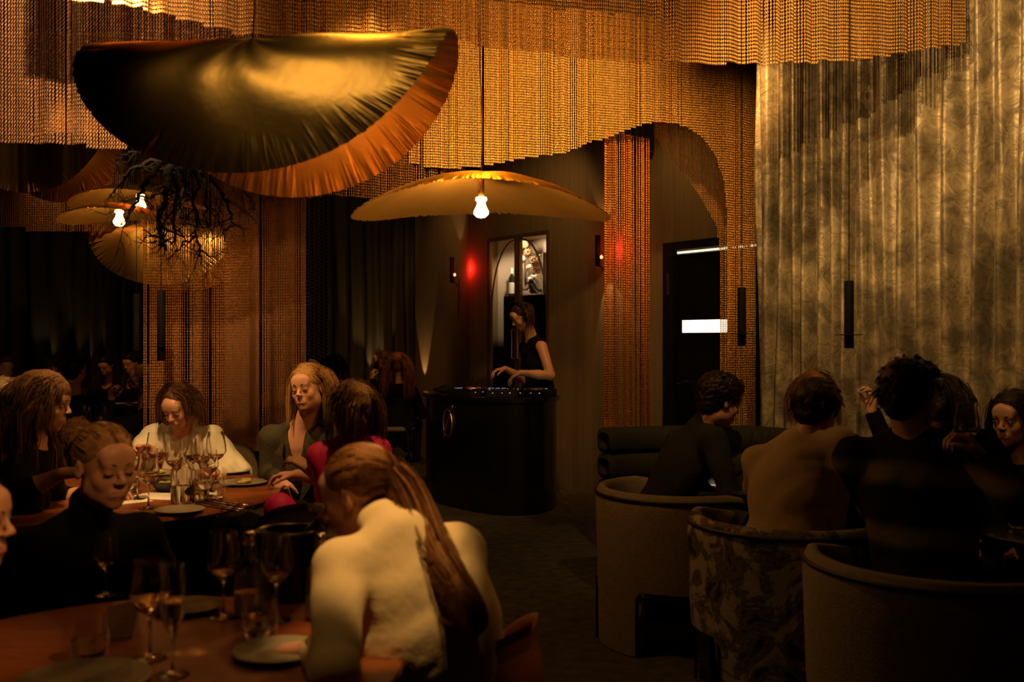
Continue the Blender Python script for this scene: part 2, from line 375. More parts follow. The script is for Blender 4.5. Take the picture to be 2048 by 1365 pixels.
def strand_mesh(paths, r, sides=3):
    """paths (N,T,3)"""
    N, T, _ = paths.shape
    tan = np.gradient(paths, axis=1); tan /= np.linalg.norm(tan, axis=2, keepdims=True) + 1e-9
    ref = np.array([.31, .52, .79]); a = np.cross(tan, ref); a /= np.linalg.norm(a, axis=2, keepdims=True) + 1e-9; b = np.cross(tan, a)
    taper = np.clip(1.15 - np.linspace(0, 1, T) ** 2, .15, 1)[None, :, None] * (r if np.ndim(r) == 0 else np.array(r)[:, None, None])
    ring = [paths + (a * math.cos(q) + b * math.sin(q)) * taper for q in np.arange(sides) * 2 * math.pi / sides]
    V = np.stack(ring, 2).reshape(-1, 3)
    i, t, s = np.meshgrid(np.arange(N), np.arange(T - 1), np.arange(sides), indexing='ij')
    o = lambda t_, s_: (i * T + t_) * sides + s_ % sides
    Fc = np.stack([o(t, s), o(t, s + 1), o(t + 1, s + 1), o(t + 1, s)], -1).reshape(-1, 4)
    return V, Fc
def grow(P0, V0, dirfn, T, step, coll, stiff=.55):
    p = P0.copy(); v = V0.copy(); out = [p.copy()]
    for i in range(T - 1):
        g = dirfn(p, i / (T - 1)); v = v * stiff + g * (1 - stiff); v /= np.linalg.norm(v, axis=1, keepdims=True) + 1e-9
        p = p + v * step
        for c, r, M in coll:
            q = (p - c) @ M.T / r; L = np.linalg.norm(q, axis=1); m = L < 1
            if m.any(): q[m] /= L[m, None] + 1e-9; p[m] = c + (q[m] * r) @ M
        out.append(p.copy())
    return np.stack(out, 1)
def clump(guides, per, spread, seed=1, tip=.35):
    r = np.random.default_rng(seed); N, T, _ = guides.shape
    off = r.normal(size=(N, per, 1, 3)) * spread
    env = np.linspace(1, tip, T)[None, None, :, None]
    wob = np.cumsum(r.normal(size=(N, per, T, 3)) * spread * .035, axis=2)
    return (guides[:, None] + off * env + wob).reshape(N * per, T, 3)
def merge(parts):
    Vs = []; Fs = []; b = 0
    for V, Fc in parts: Vs.append(V); Fs.append(Fc + b); b += len(V)
    return np.concatenate(Vs), np.concatenate(Fs)

def hair(H, fr, sc, style, detail=1.0, length=.30, vol=1.0, part=.02, tail=None, seed=3, torso=None, wave=.0, h=.005, front=0.0, thick=.0012, back=False):
    r, f, u = fr; M = np.array([r, f, u]); H = np.array(H, float)
    L = lambda x, y, z: H + (r * x + f * y + u * z) * sc
    S = SDF(); rg = np.random.default_rng(seed)
    e = lambda c, rr, k=.02, op=1: S.ell(L(*c), np.array(rr) * sc, M, k * sc, op)
    v = vol
    down = np.array([0, 0, -1.0])
    parts = []
    if style in ('tied', 'bun'):
        e((0, -.018, .042), (.079, .099, .083))
    elif style == 'buzz':
        e((0, -.018, .042), (.078, .098, .082))
    elif style in ('short', 'curly'):
        e((0, -.020, .046), (.081 * v, .100 * v, .085 * v)); e((0, -.058, -.015), (.062, .048, .07), .03); e((0, .05, .095), (.055, .04, .03), .03)
    else:
        e((0, -.020, .044), (.081 * v, .101 * v, .083 * v)); e((0, -.050, -.03), (.070 * v, .056 * v, .085), .03)
    # open the face and the ears
    e((0, .105, -.045), (.062, .062, .086), .012, -1)
    if style in ('short', 'buzz', 'tied', 'bun', 'curly'):
        for s in (-1, 1): e((s * .085, .03, -.035), (.035, .055, .05), .012, -1)
        e((0, .03, -.10), (.2, .055, .06), .01, -1)
    if style == 'bun' and tail is not None:
        S.ell(tail, (.046, .046, .042), None, .012)
    V, Fc = S.mesh(h * 1.5, foldnoise(.010 if style == 'curly' else (.0008 if style in ('tied', 'bun', 'buzz') else .003), 90 if style != 'curly' else 120, seed)); parts.append((V, Fc))
    coll = [(L(0, -.014, .036), np.array((.081, .102, .086)) * sc * (v if style in ('long', 'bob') else 1), M), (L(0, .02, -.03), np.array((.066, .072, .088)) * sc, M)]
    if torso is not None: coll += torso
    ng = int({'long': 90, 'bob': 80, 'tied': 110, 'bun': 100, 'short': 90, 'curly': 150, 'buzz': 0}[style] * detail); per = max(3, int(7 * detail))
    if ng == 0: return parts
    q = rg.normal(size=(ng * 6, 3)); q /= np.linalg.norm(q, axis=1, keepdims=True)
    keep = (q[:, 2] > -.35 - .2 * (q[:, 1] < -.3)) & ~((q[:, 1] > .45) & (q[:, 2] < .55)) & ~((q[:, 1] > .05) & (q[:, 2] < .05))
    q = q[keep][:ng]
    if style in ('long', 'bob'):
        q = q[q[:, 2] > -.1]
        if back: q = q[q[:, 1] < .15]
    root = H + ((q * np.array((.078, .098, .083)) + np.array((0, -.014, .038))) * sc) @ M
    if style in ('long', 'bob'):
        T = 11 if detail > .6 else 8; Lh = length if style == 'long' else length
        step = (Lh + .13) / T; sgn = np.sign(q[:, 0] - part); sgn[sgn == 0] = 1
        side = sgn[:, None] * r[None] * .55 + (-f * (.35 - front))[None]
        ph = rg.uniform(0, 6.28, (len(q), 3))
        def df(p, t):
            a = max(0, 1 - t * (Lh + .13) / .075); g = side * a + down
            if wave: g = g + wave * np.sin(t * 16 + ph)
            return g / np.linalg.norm(g, axis=1, keepdims=True)
        G = grow(root, N3rows(side + u * .05), df, T, step, coll)
        parts.append(strand_mesh(clump(G, int(per * 1.35) if detail > .6 else per, .010 * sc, seed, .6), thick))
        # heavier locks inside for an opaque mass
        G2 = G[::2]; parts.append(strand_mesh(G2, .0075 * sc, 5))
    elif style in ('tied', 'bun'):
        T = 9; tie = np.array(tail if style == 'bun' else tail[0], float)
        D0 = np.linalg.norm(tie - root, axis=1)
        def df(p, t):
            g = tie - p; return g / (np.linalg.norm(g, axis=1, keepdims=True) + 1e-9)
        paths = []
        for i in range(T):
            t = i / (T - 1); p = root * (1 - t) + tie * t
            for c, rr, MM in coll[:1]:
                qq = (p - c) @ MM.T / rr; Ln = np.linalg.norm(qq, axis=1); m = Ln < 1
                qq[m] /= Ln[m, None]; p[m] = c + (qq[m] * rr) @ MM
            paths.append(p)
        G = np.stack(paths, 1); parts.append(strand_mesh(clump(G, per, .0022 * sc, seed, .6), thick))
        if style == 'tied':
            tl = np.array(tail, float); T2 = 18; tt = np.linspace(0, len(tl) - 1, T2); cur = np.stack([np.interp(tt, np.arange(len(tl)), tl[:, i]) for i in range(3)], 1)
            for _ in range(3): cur[1:-1] = (cur[:-2] + cur[1:-1] * 2 + cur[2:]) / 4
            n2 = int(52 * detail) + 10; env = (np.sin(np.linspace(.25, 1, T2) * 3.0) ** .7 * .045 * vol)[None, :, None]
            off = rg.normal(size=(n2, 1, 3)) * .55; wv = .010 * np.sin(np.linspace(0, 14, T2)[None, :, None] + rg.uniform(0, 6.28, (n2, 1, 3)))
            G = cur[None] + off * env + wv * np.linspace(0, 1, T2)[None, :, None]
            parts.append(strand_mesh(clump(G, per, .006, seed + 1, .8), thick)); parts.append(strand_mesh(G[::3], .007, 5))
            S2 = SDF()
            for a, b, i in zip(cur[:-1], cur[1:], range(T2 - 1)):
                rr = .036 * vol * math.sin(.35 + 2.5 * i / T2) + .006; S2.cap(a, b, rr, rr, .02)
            parts.append(S2.mesh(.008, foldnoise(.004, 60, seed)))
        else:
            th = rg.uniform(0, 6.28, 60); t = np.linspace(0, 5, 12); Gs = []
            for a in th:
                ax1 = N3(rg.normal(size=3)); ax2 = N3(np.cross(ax1, rg.normal(size=3)))
                Gs.append(tie + (np.cos(t + a)[:, None] * ax1 + np.sin(t + a)[:, None] * ax2) * .046 * (1 + .15 * rg.normal()))
            parts.append(strand_mesh(np.stack(Gs), .0016))
    elif style == 'curly':
        T = 9; Gs = []
        nrm = q @ M; a1 = np.cross(nrm, rg.normal(size=nrm.shape)); a1 /= np.linalg.norm(a1, axis=1, keepdims=True); a2 = np.cross(nrm, a1)
        for i in range(T):
            t = i / (T - 1); Gs.append(root + nrm * (.022 * vol * t * sc) + (a1 * math.cos(t * 7) + a2 * math.sin(t * 7)) * .012 * t)
        G = np.stack(Gs, 1); parts.append(strand_mesh(clump(G, per, .003, seed), .0020))
    elif style == 'short':
        T = 7; nrm = q @ M; dirv = nrm * .35 + f * (.5) * (q[:, 2:3] > .3) + down * .5 * (q[:, 2:3] <= .3) + rg.normal(size=nrm.shape) * .25
        dirv /= np.linalg.norm(dirv, axis=1, keepdims=True)
        G = np.stack([root + nrm * .010 * vol + dirv * (.030 * t) + down * .014 * t * t for t in np.linspace(0, 1, T)], 1)
        parts.append(strand_mesh(clump(G, per, .005, seed), .0016))
    return parts
def N3rows(a): return a / (np.linalg.norm(a, axis=1, keepdims=True) + 1e-9)

def person(label, H, look, S, fwd, Pv, hands=(), sex='f', top=None, top_name='shirt', legs=C_dark2, skin=None, hairst=None, hairmat=None,
           h=.005, neck='crew', sleeve='long', sc=1.0, up=None, knees=None, stand=False, face=False, group=None, fold=.006, eyes='open', puff=0.0, legc=True, bulk=1.0, skin_h=None, armr=1.0, ff=26, loose=0.0, tilt=0.0):
    H = np.array(H, float); S = np.array(S, float); Pv = np.array(Pv, float); skin = skin or M_skinA; top = top or C_black
    root = empty('person', label, 'person', (float(Pv[0]), float(Pv[1]), 0.0), group=group)
    hf = frame(look, up if up is not None else (0, 0, 1)); hs = (.93 if sex == 'f' else 1.0) * sc
    us = N3(S - Pv); rt = N3(np.cross(N3((*fwd, 0)), (0, 0, 1))); ft = N3(np.cross(us, rt)); rt = N3(rt + us * tilt); MT = np.array([rt, ft, N3(np.cross(rt, ft))])
    sw = (.148 if sex == 'f' else .178) * sc * bulk; th = (.092 if sex == 'f' else .108) * sc * bulk
    SL, SR = S - rt * sw, S + rt * sw; Ln = np.linalg.norm(S - Pv)
    def torso(sd, inf):
        sd.ell(S - us * .13 * sc + ft * .004, (sw * .93 + inf, th + inf, .165 * sc + inf), MT, .05)
        sd.ell(S - us * Ln * .55, (sw * .80 + inf, th * .92 + inf, .17 * sc + inf), MT, .06)
        sd.ell(Pv + us * .05, (sw * .98 + inf, th * 1.08 + inf, .13 * sc + inf), MT, .06)
        if sex == 'f':
            for s_ in (-1, 1): sd.ell(S - us * .155 * sc + ft * .062 + rt * s_ * .062, (.055 + inf, .05 + inf, .055 + inf), MT, .03)
        sd.cap(SL * .93 + S * .07, SR * .93 + S * .07, .047 * sc + inf, k=.05)
        sd.cap(S - us * .02, S + us * .035 + ft * .0, .07 * sc + inf, .052 * sc + inf, .04)
        for s_ in (-1, 1): sd.cap(S + rt * s_ * sw * .62 + us * .008, S + us * .058 - ft * .012 + rt * s_ * .02, .042 * sc + inf, .040 * sc + inf, .03)
    body = SDF(); head_sdf(body, H, hf, hs)
    nk = H - hf[2] * .075 * hs - hf[1] * .022 * hs
    body.cap(S + us * .01, nk, .056 * sc, .048 * sc, .03); torso(body, -.006)
    arms = []
    for hd in hands:
        side = hd['side']; sh = SR if side == 'R' else SL; out = rt * (1 if side == 'R' else -1)
        W = np.array(hd['at'], float); pole = hd.get('pole'); pole = (out * .5 - us * .8 - ft * .5) if pole is None else np.array(pole, float)
        E = ik(sh, W, .285 * sc, .25 * sc, pole) if 'el' not in hd else np.array(hd['el'], float)
        body.cap(sh, E, .046 * sc, .038 * sc, .03); body.cap(E, E + (W - E) * .4, .038 * sc, .038 * sc, .02); body.cap(E + (W - E) * .4, W, .038 * sc, .024 * sc, .015)
        hand_sdf(body, W, hd.get('d', W - E), hd.get('n', (0, 0, -1)), side, hd.get('curl', .4), (.93 if sex == 'f' else 1.05) * sc, hd.get('spread', 0))
        arms.append((sh, E, W))
    done = [hd['side'] for hd in hands]
    for side, sh in (('L', SL), ('R', SR)):
        if side not in done:
            out = rt * (1 if side == 'R' else -1); W = Pv + out * .14 + ft * .22 + us * .10; E = ik(sh, W, .285 * sc, .25 * sc, out * .5 - ft * .6 - us * .3)
            body.cap(sh, E, .046, .038, .03); body.cap(E, W, .037, .025, .02); hand_sdf(body, W, W - E, (0, 0, -1), side, .5, .95); arms.append((sh, E, W))
    V, Fc = body.mesh((skin_h or h) * 1.42); mesh_obj('body', V, Fc, skin, root)
    # clothing
    c = SDF(); torso(c, .008)
    if loose: c.ell(S - us * Ln * .60, (sw * .86 + loose, th * 1.0 + loose, .22 * sc), MT, .06); c.ell(S - us * .13 - ft * .030, (sw * 1.0, th * 1.05, .16 * sc), MT, .06); c.ell(S - us * .20 - ft * .01, (sw * .95 + loose * .6, th * .98 + loose * .8, .20 * sc), MT, .06)
    for sh, E, W in arms:
        if sleeve == 'long':
            c.cap(sh, E, (.060 + puff) * sc * armr, (.050 + puff * .8) * sc * armr, .03); c.cap(E, W - (W - E) * .04, (.049 + puff * .7) * sc * armr, .034 * sc * armr, .02)
            c.ell(W + (W - E) * .06, (.040, .040, .040), None, .004, -1)
        elif sleeve == 'half': c.cap(sh, E, (.060 + puff) * sc, (.052 + puff) * sc, .03); c.cap(E, E + (W - E) * .30, (.050 + puff) * sc, .046 * sc, .02)
        elif sleeve == 'short': c.cap(sh, sh + (E - sh) * .6, .062 * sc, .058 * sc, .03)
        elif sleeve == 'none':
            c.ell(sh + (sh - S) * .25 + us * .02, (.075, .075, .10), MT, .01, -1)
    nb = S + us * .045
    if neck == 'crew': c.ell(nb + us * .078 + ft * .022, (.064, .080, .050), MT, .01, -1)
    elif neck == 'turtle': c.cap(S, S + us * .03 + (nk - S) * .55, .066, .058, .02)
    elif neck == 'V':
        c.ell(nb + us * .075 + ft * .02, (.064, .080, .052), MT, .01, -1)
        c.cap(S + us * .03 + ft * .09, S - us * .19 + ft * .16, .042, .004, .01, -1); c.cap(S + us * .05 + ft * .05, S - us * .06 + ft * .11, .045, .034, .01, -1)
    elif neck == 'halter':
        c.ell(nb + us * .02, (.075, .10, .075), MT, .01, -1)
    V, Fc = c.mesh(h * 1.5, foldnoise(fold, ff, int(abs(H[0]) * 100) + 1)); top_o = mesh_obj(top_name, V, Fc, top, root)
    if legc:
        g = SDF(); g.ell(Pv - us * .0, (sw * .98, th * 1.1, .13), MT, .05)
        for i, s_ in enumerate((-1, 1)):
            hip = Pv + rt * s_ * .085 * sc - us * .02
            if stand: kn = np.array((hip[0], hip[1], .50)) + ft * .03; an = np.array((hip[0], hip[1], .08))
            else:
                kn = np.array(knees[i], float) if knees is not None else hip + N3((ft[0], ft[1], 0)) * .42 + np.array((0, 0, -.03)) + rt * s_ * .04
                kn[2] = min(max(kn[2], .45), .74); an = np.array((kn[0], kn[1], .09)) + ft * np.array((1, 1, 0)) * -.03
            g.cap(hip, kn, .082, .062, .04); g.cap(kn, an, .058, .042, .03)
        V, Fc = g.mesh(.023); mesh_obj('skirt' if sex == 'x' else 'trousers', V, Fc, legs, root)
        for i, s_ in enumerate((-1, 1)):
            hip = Pv + rt * s_ * .085 * sc
            if stand: an = np.array((hip[0], hip[1], 0))
            else:
                kn = np.array(knees[i], float) if knees is not None else hip + N3((ft[0], ft[1], 0)) * .42 + rt * s_ * .04
                an = np.array((kn[0], kn[1], 0)) + ft * np.array((1, 1, 0)) * -.03
            sh_ = SDF(); fx = N3((ft[0], ft[1], 0)); sh_.cap(an + fx * -.03 + (0, 0, .042), an + fx * .13 + (0, 0, .034), .040, .032, .02); sh_.cap(an + (0, 0, .05), an + (0, 0, .1), .04, .04, .02)
            V, Fc = sh_.mesh(.019); V[:, 2] = np.maximum(V[:, 2], .002); mesh_obj('shoe', V, Fc, M_blackmat, root)
    # hair
    LH = lambda x, y, z: H + (hf[0] * x + hf[1] * y + hf[2] * z) * hs
    if hairst:
        tor = [(S - us * .05, np.array((sw + .03, th + .02, .10)), MT), (S - us * .18, np.array((sw, th + .02, .2)), MT)]
        ps = hair(H, hf, hs, torso=tor, **hairst); V, Fc = merge(ps); mesh_obj('hair', V, Fc, hairmat, root)
    if face:
        lp = SDF(); lp.cap(LH(-.017, .0905, -.0585), LH(.017, .0905, -.0585), .0038 * hs, k=.003); lp.cap(LH(-.014, .0912, -.0690), LH(.014, .0912, -.0690), .0045 * hs, k=.003)
        V, Fc = lp.mesh(.003); mesh_obj('lips', V, Fc, M_lip, root)
        for s_ in (-1, 1):
            b = MB(); b.tube([LH(s_ * (.014 + .030 * t), .0945 - .013 * t * t, .0205 + .006 * math.sin(t * 2.6)) for t in np.linspace(0, 1, 7)], [.0022, .0030, .0032, .003, .0026, .002, .001], 5)
            b.build('eyebrow', M_brow, root, True)
            if eyes == 'open':
                m = MB(); ic = LH(s_ * .031, .0795, .0005)
                m.lathe([(.0135 * hs * math.sin(t), .0135 * hs * math.cos(t)) for t in np.linspace(.001, 3.14, 9)], tuple(ic), 12); eo = m.build('eye', M_eyew, root, True)
                m = MB(); m.lathe([(.0065 * hs * math.sin(t), .0065 * hs * math.cos(t)) for t in np.linspace(.001, 3.14, 7)], tuple(LH(s_ * .031, .0880, .0005)), 10); m.build('iris', M_iris, eo, True)
                b = MB(); b.tube([LH(s_ * (.018 + .026 * t), .0925 - .004 * (2 * t - 1) ** 2 - .003 * t, .0055 + .0035 * math.sin(t * 3.14)) for t in np.linspace(0, 1, 6)], .0017, 5); b.build('eyelash', M_iris, root, True)
            else:
                b = MB(); b.tube([LH(s_ * (.018 + .026 * t), .0925 - .004 * (2 * t - 1) ** 2 - .002 * t, -.004 - .003 * math.sin(t * 3.14)) for t in np.linspace(0, 1, 6)], .0019, 5); b.build('eyelash', M_iris, root, True)
    return root, dict(S=S, us=us, rt=rt, ft=ft, MT=MT, sw=sw, th=th, arms=arms, LH=LH, hf=hf, hs=hs, top=top_o)

# ================================================================== SETTING
def structure(o): o['kind'] = 'structure'; return o
CEIL = 3.6
structure(MB().box((-1.9, 5.55, -.05), (10.6, 16.3, .1)).build('floor', M_floor))
structure(MB().box((-1.9, 5.55, CEIL + .05), (10.6, 16.3, .1)).build('ceiling', M_ceil))
C0 = Vector((-.46, 10.97, 0)); D1 = Vector((.595, -.803, 0)).normalized(); N1 = Vector((D1.y, -D1.x, 0))   # N1 points into the room (towards -x,-y)
ANG1 = math.atan2(D1.y, D1.x)
def W1(s, z, out=0.0): return C0 + D1 * s + N1 * out + Vector((0, 0, z))
def w1s(px, out=0.0): k = (px - 1024) / F; c = C0 + N1 * out; return (c.y * k - c.x) / (D1.x - D1.y * k)
def W1box(mb, s0, s1, z0, z1, o0, o1, bev=0.0):
    c = W1((s0 + s1) / 2, (z0 + z1) / 2, (o0 + o1) / 2)
    return mb.box(None, (s1 - s0, o1 - o0, z1 - z0), M=Matrix.Translation(c) @ Matrix.Rotation(ANG1, 4, 'Z'), bev=bev)
ks0, ks1, kz0, kz1 = w1s(978), w1s(1099), .55, 2.53
ds0, ds1, dz1 = w1s(1345), w1s(1345) + .92, 2.20
m = MB()
W1box(m, -.0, ks0, 0, CEIL, -.12, 0); W1box(m, ks1, ds0 - .09, 0, CEIL, -.12, 0); W1box(m, ks0, ks1, kz1, CEIL, -.12, 0); W1box(m, ks0, ks1, 0, kz0, -.12, 0)
W1box(m, ds0 - .09, ds1 + .09, dz1 + .07, CEIL, -.12, 0); W1box(m, ds1 + .09, 5.3, 0, CEIL, -.12, 0)
structure(m.build('wall_back', M_wall))
structure(MB().prism([(-.46, 10.97), (-1.237, 12.70), (-1.12, 12.76), (-.36, 11.06)], 0, CEIL).build('wall_corner', M_wall))
structure(MB().box((-4.1, 13.4, 1.8), (6.3, .12, 3.6)).build('wall_left_back', M_darkwall))
structure(MB().box((-7.1, 5.55, 1.8), (.1, 15.8, 3.6)).build('wall_left', M_darkwall))
structure(MB().box((3.25, 2.6, 1.8), (.1, 9.2, 3.6)).build('wall_right', M_darkwall))
structure(MB().box((-1.9, -2.3, 1.8), (10.4, .1, 3.6)).build('wall_front', M_darkwall))
# soffit above the narrow chain return
sa, sb = P(1200, 0, 6.62), P(1308, 0, 7.05)
structure(MB().prism([(sa.x, sa.y), (sb.x, sb.y), (sb.x + .02, sb.y + .25), (sa.x + .02, sa.y + .25)], 2.76, CEIL).build('trim_1', M_blackmat))

# ---- door
M_gap = mat('lit_gap', (1.0, .8, .55), emit=1.6, ecol=(1.0, .76, .48)); M_pane = mat('lit_pane', (1, .85, .6), emit=2.6, ecol=(1.0, .80, .52))
dr = MB(); W1box(dr, ds0, ds1, 0.01, dz1 - .035, -.06, -.01, .004)
door = structure(dr.build('door_1', M_black))
fr_ = MB(); W1box(fr_, ds0 - .085, ds0 - .005, 0, dz1 + .07, -.1, .03); W1box(fr_, ds1 + .005, ds1 + .085, 0, dz1 + .07, -.1, .03); W1box(fr_, ds0 - .005, ds1 + .005, dz1, dz1 + .07, -.1, .03)
fr_.build('door_frame', M_blackmat, door)
g_ = MB(); W1box(g_, ds0 + .02, ds1, dz1 - .024, dz1 - .008, -.05, -.035); g_.build('light_gap', M_gap, door)
wz0, wz1 = 1.50, 1.605
pw = MB(); W1box(pw, w1s(1364), w1s(1456), wz0, wz1, -.012, -.004); pw.build('window_pane', M_pane, door)
pw = MB(); a, b = w1s(1364), w1s(1456)
W1box(pw, a - .012, b + .012, wz1, wz1 + .012, -.012, .004); W1box(pw, a - .012, b + .012, wz0 - .012, wz0, -.012, .004); W1box(pw, a - .012, a, wz0, wz1, -.012, .004); W1box(pw, b, b + .012, wz0, wz1, -.012, .004)
pw.build('window_frame', M_blackmat, door)
hg = MB(); W1box(hg, ds0 - .03, ds0 - .012, 1.82, 2.01, .028, .042, .003); hg.build('hinge', M_brass, door)
hh = MB(); hh.tube([W1(ds1 - .08, 1.0, -.01), W1(ds1 - .08, 1.0, .04), W1(ds1 - .2, 1.0, .04)], .009, 8); hh.build('door_handle', M_brass, door)

# ---- built-in display cabinet
cab = empty('display_cabinet', 'tall brass-framed glass display cabinet with pointed arch bars behind the disc jockey', 'cabinet', W1((ks0 + ks1) / 2, 0, 0))
M_niche = mat('niche_plaster', (.42, .34, .24), .8, bump=.1)
m = MB(); W1box(m, ks0, ks1, kz0, kz1, -.47, -.45); W1box(m, ks0 - .02, ks0, kz0, kz1, -.47, -.12); W1box(m, ks1, ks1 + .02, kz0, kz1, -.47, -.12); W1box(m, ks0, ks1, kz1, kz1 + .02, -.47, -.12); W1box(m, ks0, ks1, kz0 - .02, kz0, -.47, -.12)
m.build('cabinet_body', M_niche, cab)
mid = (ks0 + ks1) / 2
for a, b in ((ks0, mid - .008), (mid + .008, ks1)):
    d_ = MB(); W1box(d_, a, a + .035, kz0, kz1, -.03, .015); W1box(d_, b - .035, b, kz0, kz1, -.03, .015); W1box(d_, a + .035, b - .035, kz1 - .04, kz1, -.03, .015); W1box(d_, a + .035, b - .035, kz0, kz0 + .05, -.03, .015)
    do = d_.build('cabinet_door', M_brassd, cab)
    g_ = MB(); W1box(g_, a + .035, b - .035, kz0 + .05, kz1 - .04, -.016, -.012); g_.build('glass_pane', M_glass, do)
    cx = mid; sgn = -1 if a < mid - .1 else 1; wdt = (ks1 - ks0) / 2 - .045; pts = []
    for t in np.linspace(0, 1, 22): pts.append(W1(cx + sgn * (.022 + (wdt - .022) * math.sin(t * math.pi / 2) ** .9), kz1 - .05 - .78 * (1 - math.cos(t * math.pi / 2)) , -.002))
    pts.append(W1(cx + sgn * wdt, kz0 + .05, -.002))
    ab = MB(); ab.tube(pts, .010, 6); ab.build('arch_bar', M_brassd, do)
    ab = MB(); ab.tube([W1(cx + sgn * .05, 1.25, .018), W1(cx + sgn * .05, 1.25, .045), W1(cx + sgn * .05, 1.55, .045), W1(cx + sgn * .05, 1.55, .018)], .007, 6); ab.build('handle', M_brass, do)
sh0 = w1s(998)
m = MB(); W1box(m, sh0, ks1 - .01, kz0 + .002, 1.905, -.42, -.06, .01); bx = m.build('black_box', M_blackmat)
put(bx, 'black box-shaped case filling the lower right of the display cabinet', 'case')
def lathe_obj(name, prof, c, material, label=None, cat=None, group=None, parent=None, n=20):
    o = MB().lathe(prof, tuple(c), n).build(name, material, parent, True); smooth_angle(o, 50)
    return put(o, label, cat, group)
bt = empty('wine_bottle', 'dark wine bottle with white label on the cabinet shelf', 'bottle', W1(w1s(1024, -.2), 1.907, -.2))
c = bt.location
lathe_obj('bottle_glass', [(.001, 0), (.036, .002), (.038, .01), (.038, .17), (.034, .20), (.015, .235), (.013, .29), (.016, .292), (.016, .305), (.001, .306)], c, M_bottle, parent=bt)
lathe_obj('paper_label', [(.0386, .03), (.0386, .15)], c, M_white, parent=bt); lathe_obj('capsule', [(.0166, .245), (.0166, .308), (.001, .309)], c, M_white, parent=bt)
vz = W1(w1s(1051, -.2), 1.907, -.2)
vs_ = empty('glass_vase', 'clear footed glass vase on the cabinet shelf, stems in it', 'vase', vz)
lathe_obj('bowl', [(.001, .004), (.05, .004), (.05, .012), (.02, .03), (.02, .05), (.045, .09), (.052, .14), (.04, .20), (.038, .20), (.05, .14), (.043, .092), (.012, .055), (.001, .055)], vz, M_glass, parent=vs_)
fl = empty('dried_flowers', 'dried brown flower heads and round seed discs in the cabinet vase', 'flowers', W1(w1s(1060, -.2), 2.05, -.2))
for (px, py, r_) in ((1048, 486, .055), (1052, 503, .05), (1046, 516, .045), (1063, 520, .05), (1073, 528, .055), (1081, 517, .04), (1068, 540, .05), (1060, 535, .04)):
    c = W1(w1s(px, -.18), CZ - (py - 682.5) / F * 10.3, -.18 + random.uniform(-.04, .04)); b = MB()
    if r_ > .049:
        for k in range(9):
            a = k * .7; b.tube([c, c + Vector((math.cos(a) * r_ * .5, -.01, math.sin(a) * r_ * .5)), c + Vector((math.cos(a) * r_, .01, math.sin(a) * r_))], [.012, .016, .003], 5)
    else: b.lathe([(.001, -.006), (r_, -.002), (r_, .002), (.001, .006)], M=Matrix.Translation(c) @ Matrix.Rotation(R_(90), 4, 'X'), n=12)
    b.tube([c, (c + vz) / 2 + Vector((0, 0, .08)), vz + Vector((0, 0, .1))], .003, 4)
    b.build('flower_head', mat('dried_petals', (.30, .17, .08), .8, bump=.3, var=.3) if r_ > .049 else M_white, fl, True)
cr = SDF(); cc = W1(w1s(1077, -.17), 2.01, -.17)
for i in range(9): cr.ell(np.array(cc) + (rng.uniform(-.06, .05), rng.uniform(-.03, .03), rng.uniform(-.05, .07)), (.05, .05, .045), None, .02)
V, Fc = cr.mesh(.006, foldnoise(.008, 60, 3)); put(mesh_obj('white_gourd', V, Fc, M_white), 'lumpy pale white gourd-like ornament on the cabinet shelf', 'ornament')
lathe_obj('candle', [(.001, 0), (.028, 0), (.028, .42), (.001, .42)], W1(w1s(1093, -.14) - .02, 1.907, -.14), M_white, 'tall cream pillar candle at the right end of the cabinet shelf', 'candle')
spot(W1(mid - .1, kz1 - .03, -.09), W1(mid - .06, 1.8, -.38), 26, 150, (1.0, .72, .48), .5, .03)

# ---- wall sconces with red glow
def sconce(base, label, red_off):
    e = empty('wall_sconce', label, 'wall lamp', base); bz = base
    m = MB(); m.lathe([(.024, -.14), (.024, .14), (.020, .14), (.020, -.14), (.024, -.14)], tuple(bz), 16); m.build('tube', M_blackmat, e, True)
    m = MB(); q = [bz + Vector((.0, 0, -.14)) + Vector((math.sin(t) * .05, .02 + t * .03, -.03 * (1 - math.cos(t)))) for t in np.linspace(0, 2.0, 8)]; m.tube(q, .006, 6); m.build('bracket', M_blackmat, e, True)
    lb = bz + red_off; m = MB(); m.lathe([(.001, -.018), (.013, -.010), (.014, .004), (.001, .018)], tuple(lb), 10)
    m.build('bulb', mat('red_bulb', (1, .2, .08), emit=7.0, ecol=(1.0, .22, .06)), e, True)
    return e
s1 = Vector(P(904, 540, 11.15)); sconce(s1, 'black tube wall sconce with red glow, left of the display cabinet', Vector((.030, -.01, -.055)))
point(s1 + Vector((.17, -.20, .0)), 4, (1.0, .02, .015), .03)
s2 = W1(w1s(1212), 2.26, .10); sconce(s2, 'black tube wall sconce with red glow, right of the display cabinet', Vector((.032, -.01, -.06)))
point(s2 + D1 * .17 + N1 * -.0, 2.5, (1.0, .03, .03), .03)
spot(s2 + Vector((0, 0, -.16)), s2 + D1 * .28 + Vector((0, 0, -1.2)) - N1 * .10, 7, 60, SOFT, .25, .01)
spot(s2 + Vector((0, 0, .16)), s2 + Vector((0, 0, 1.2)) - N1 * .08, 5, 60, SOFT, .4, .01)
spot(s1 + Vector((0, .02, .16)), s1 + Vector((.0, .12, 1.2)), 2.0, 60, SOFT, .4, .01)

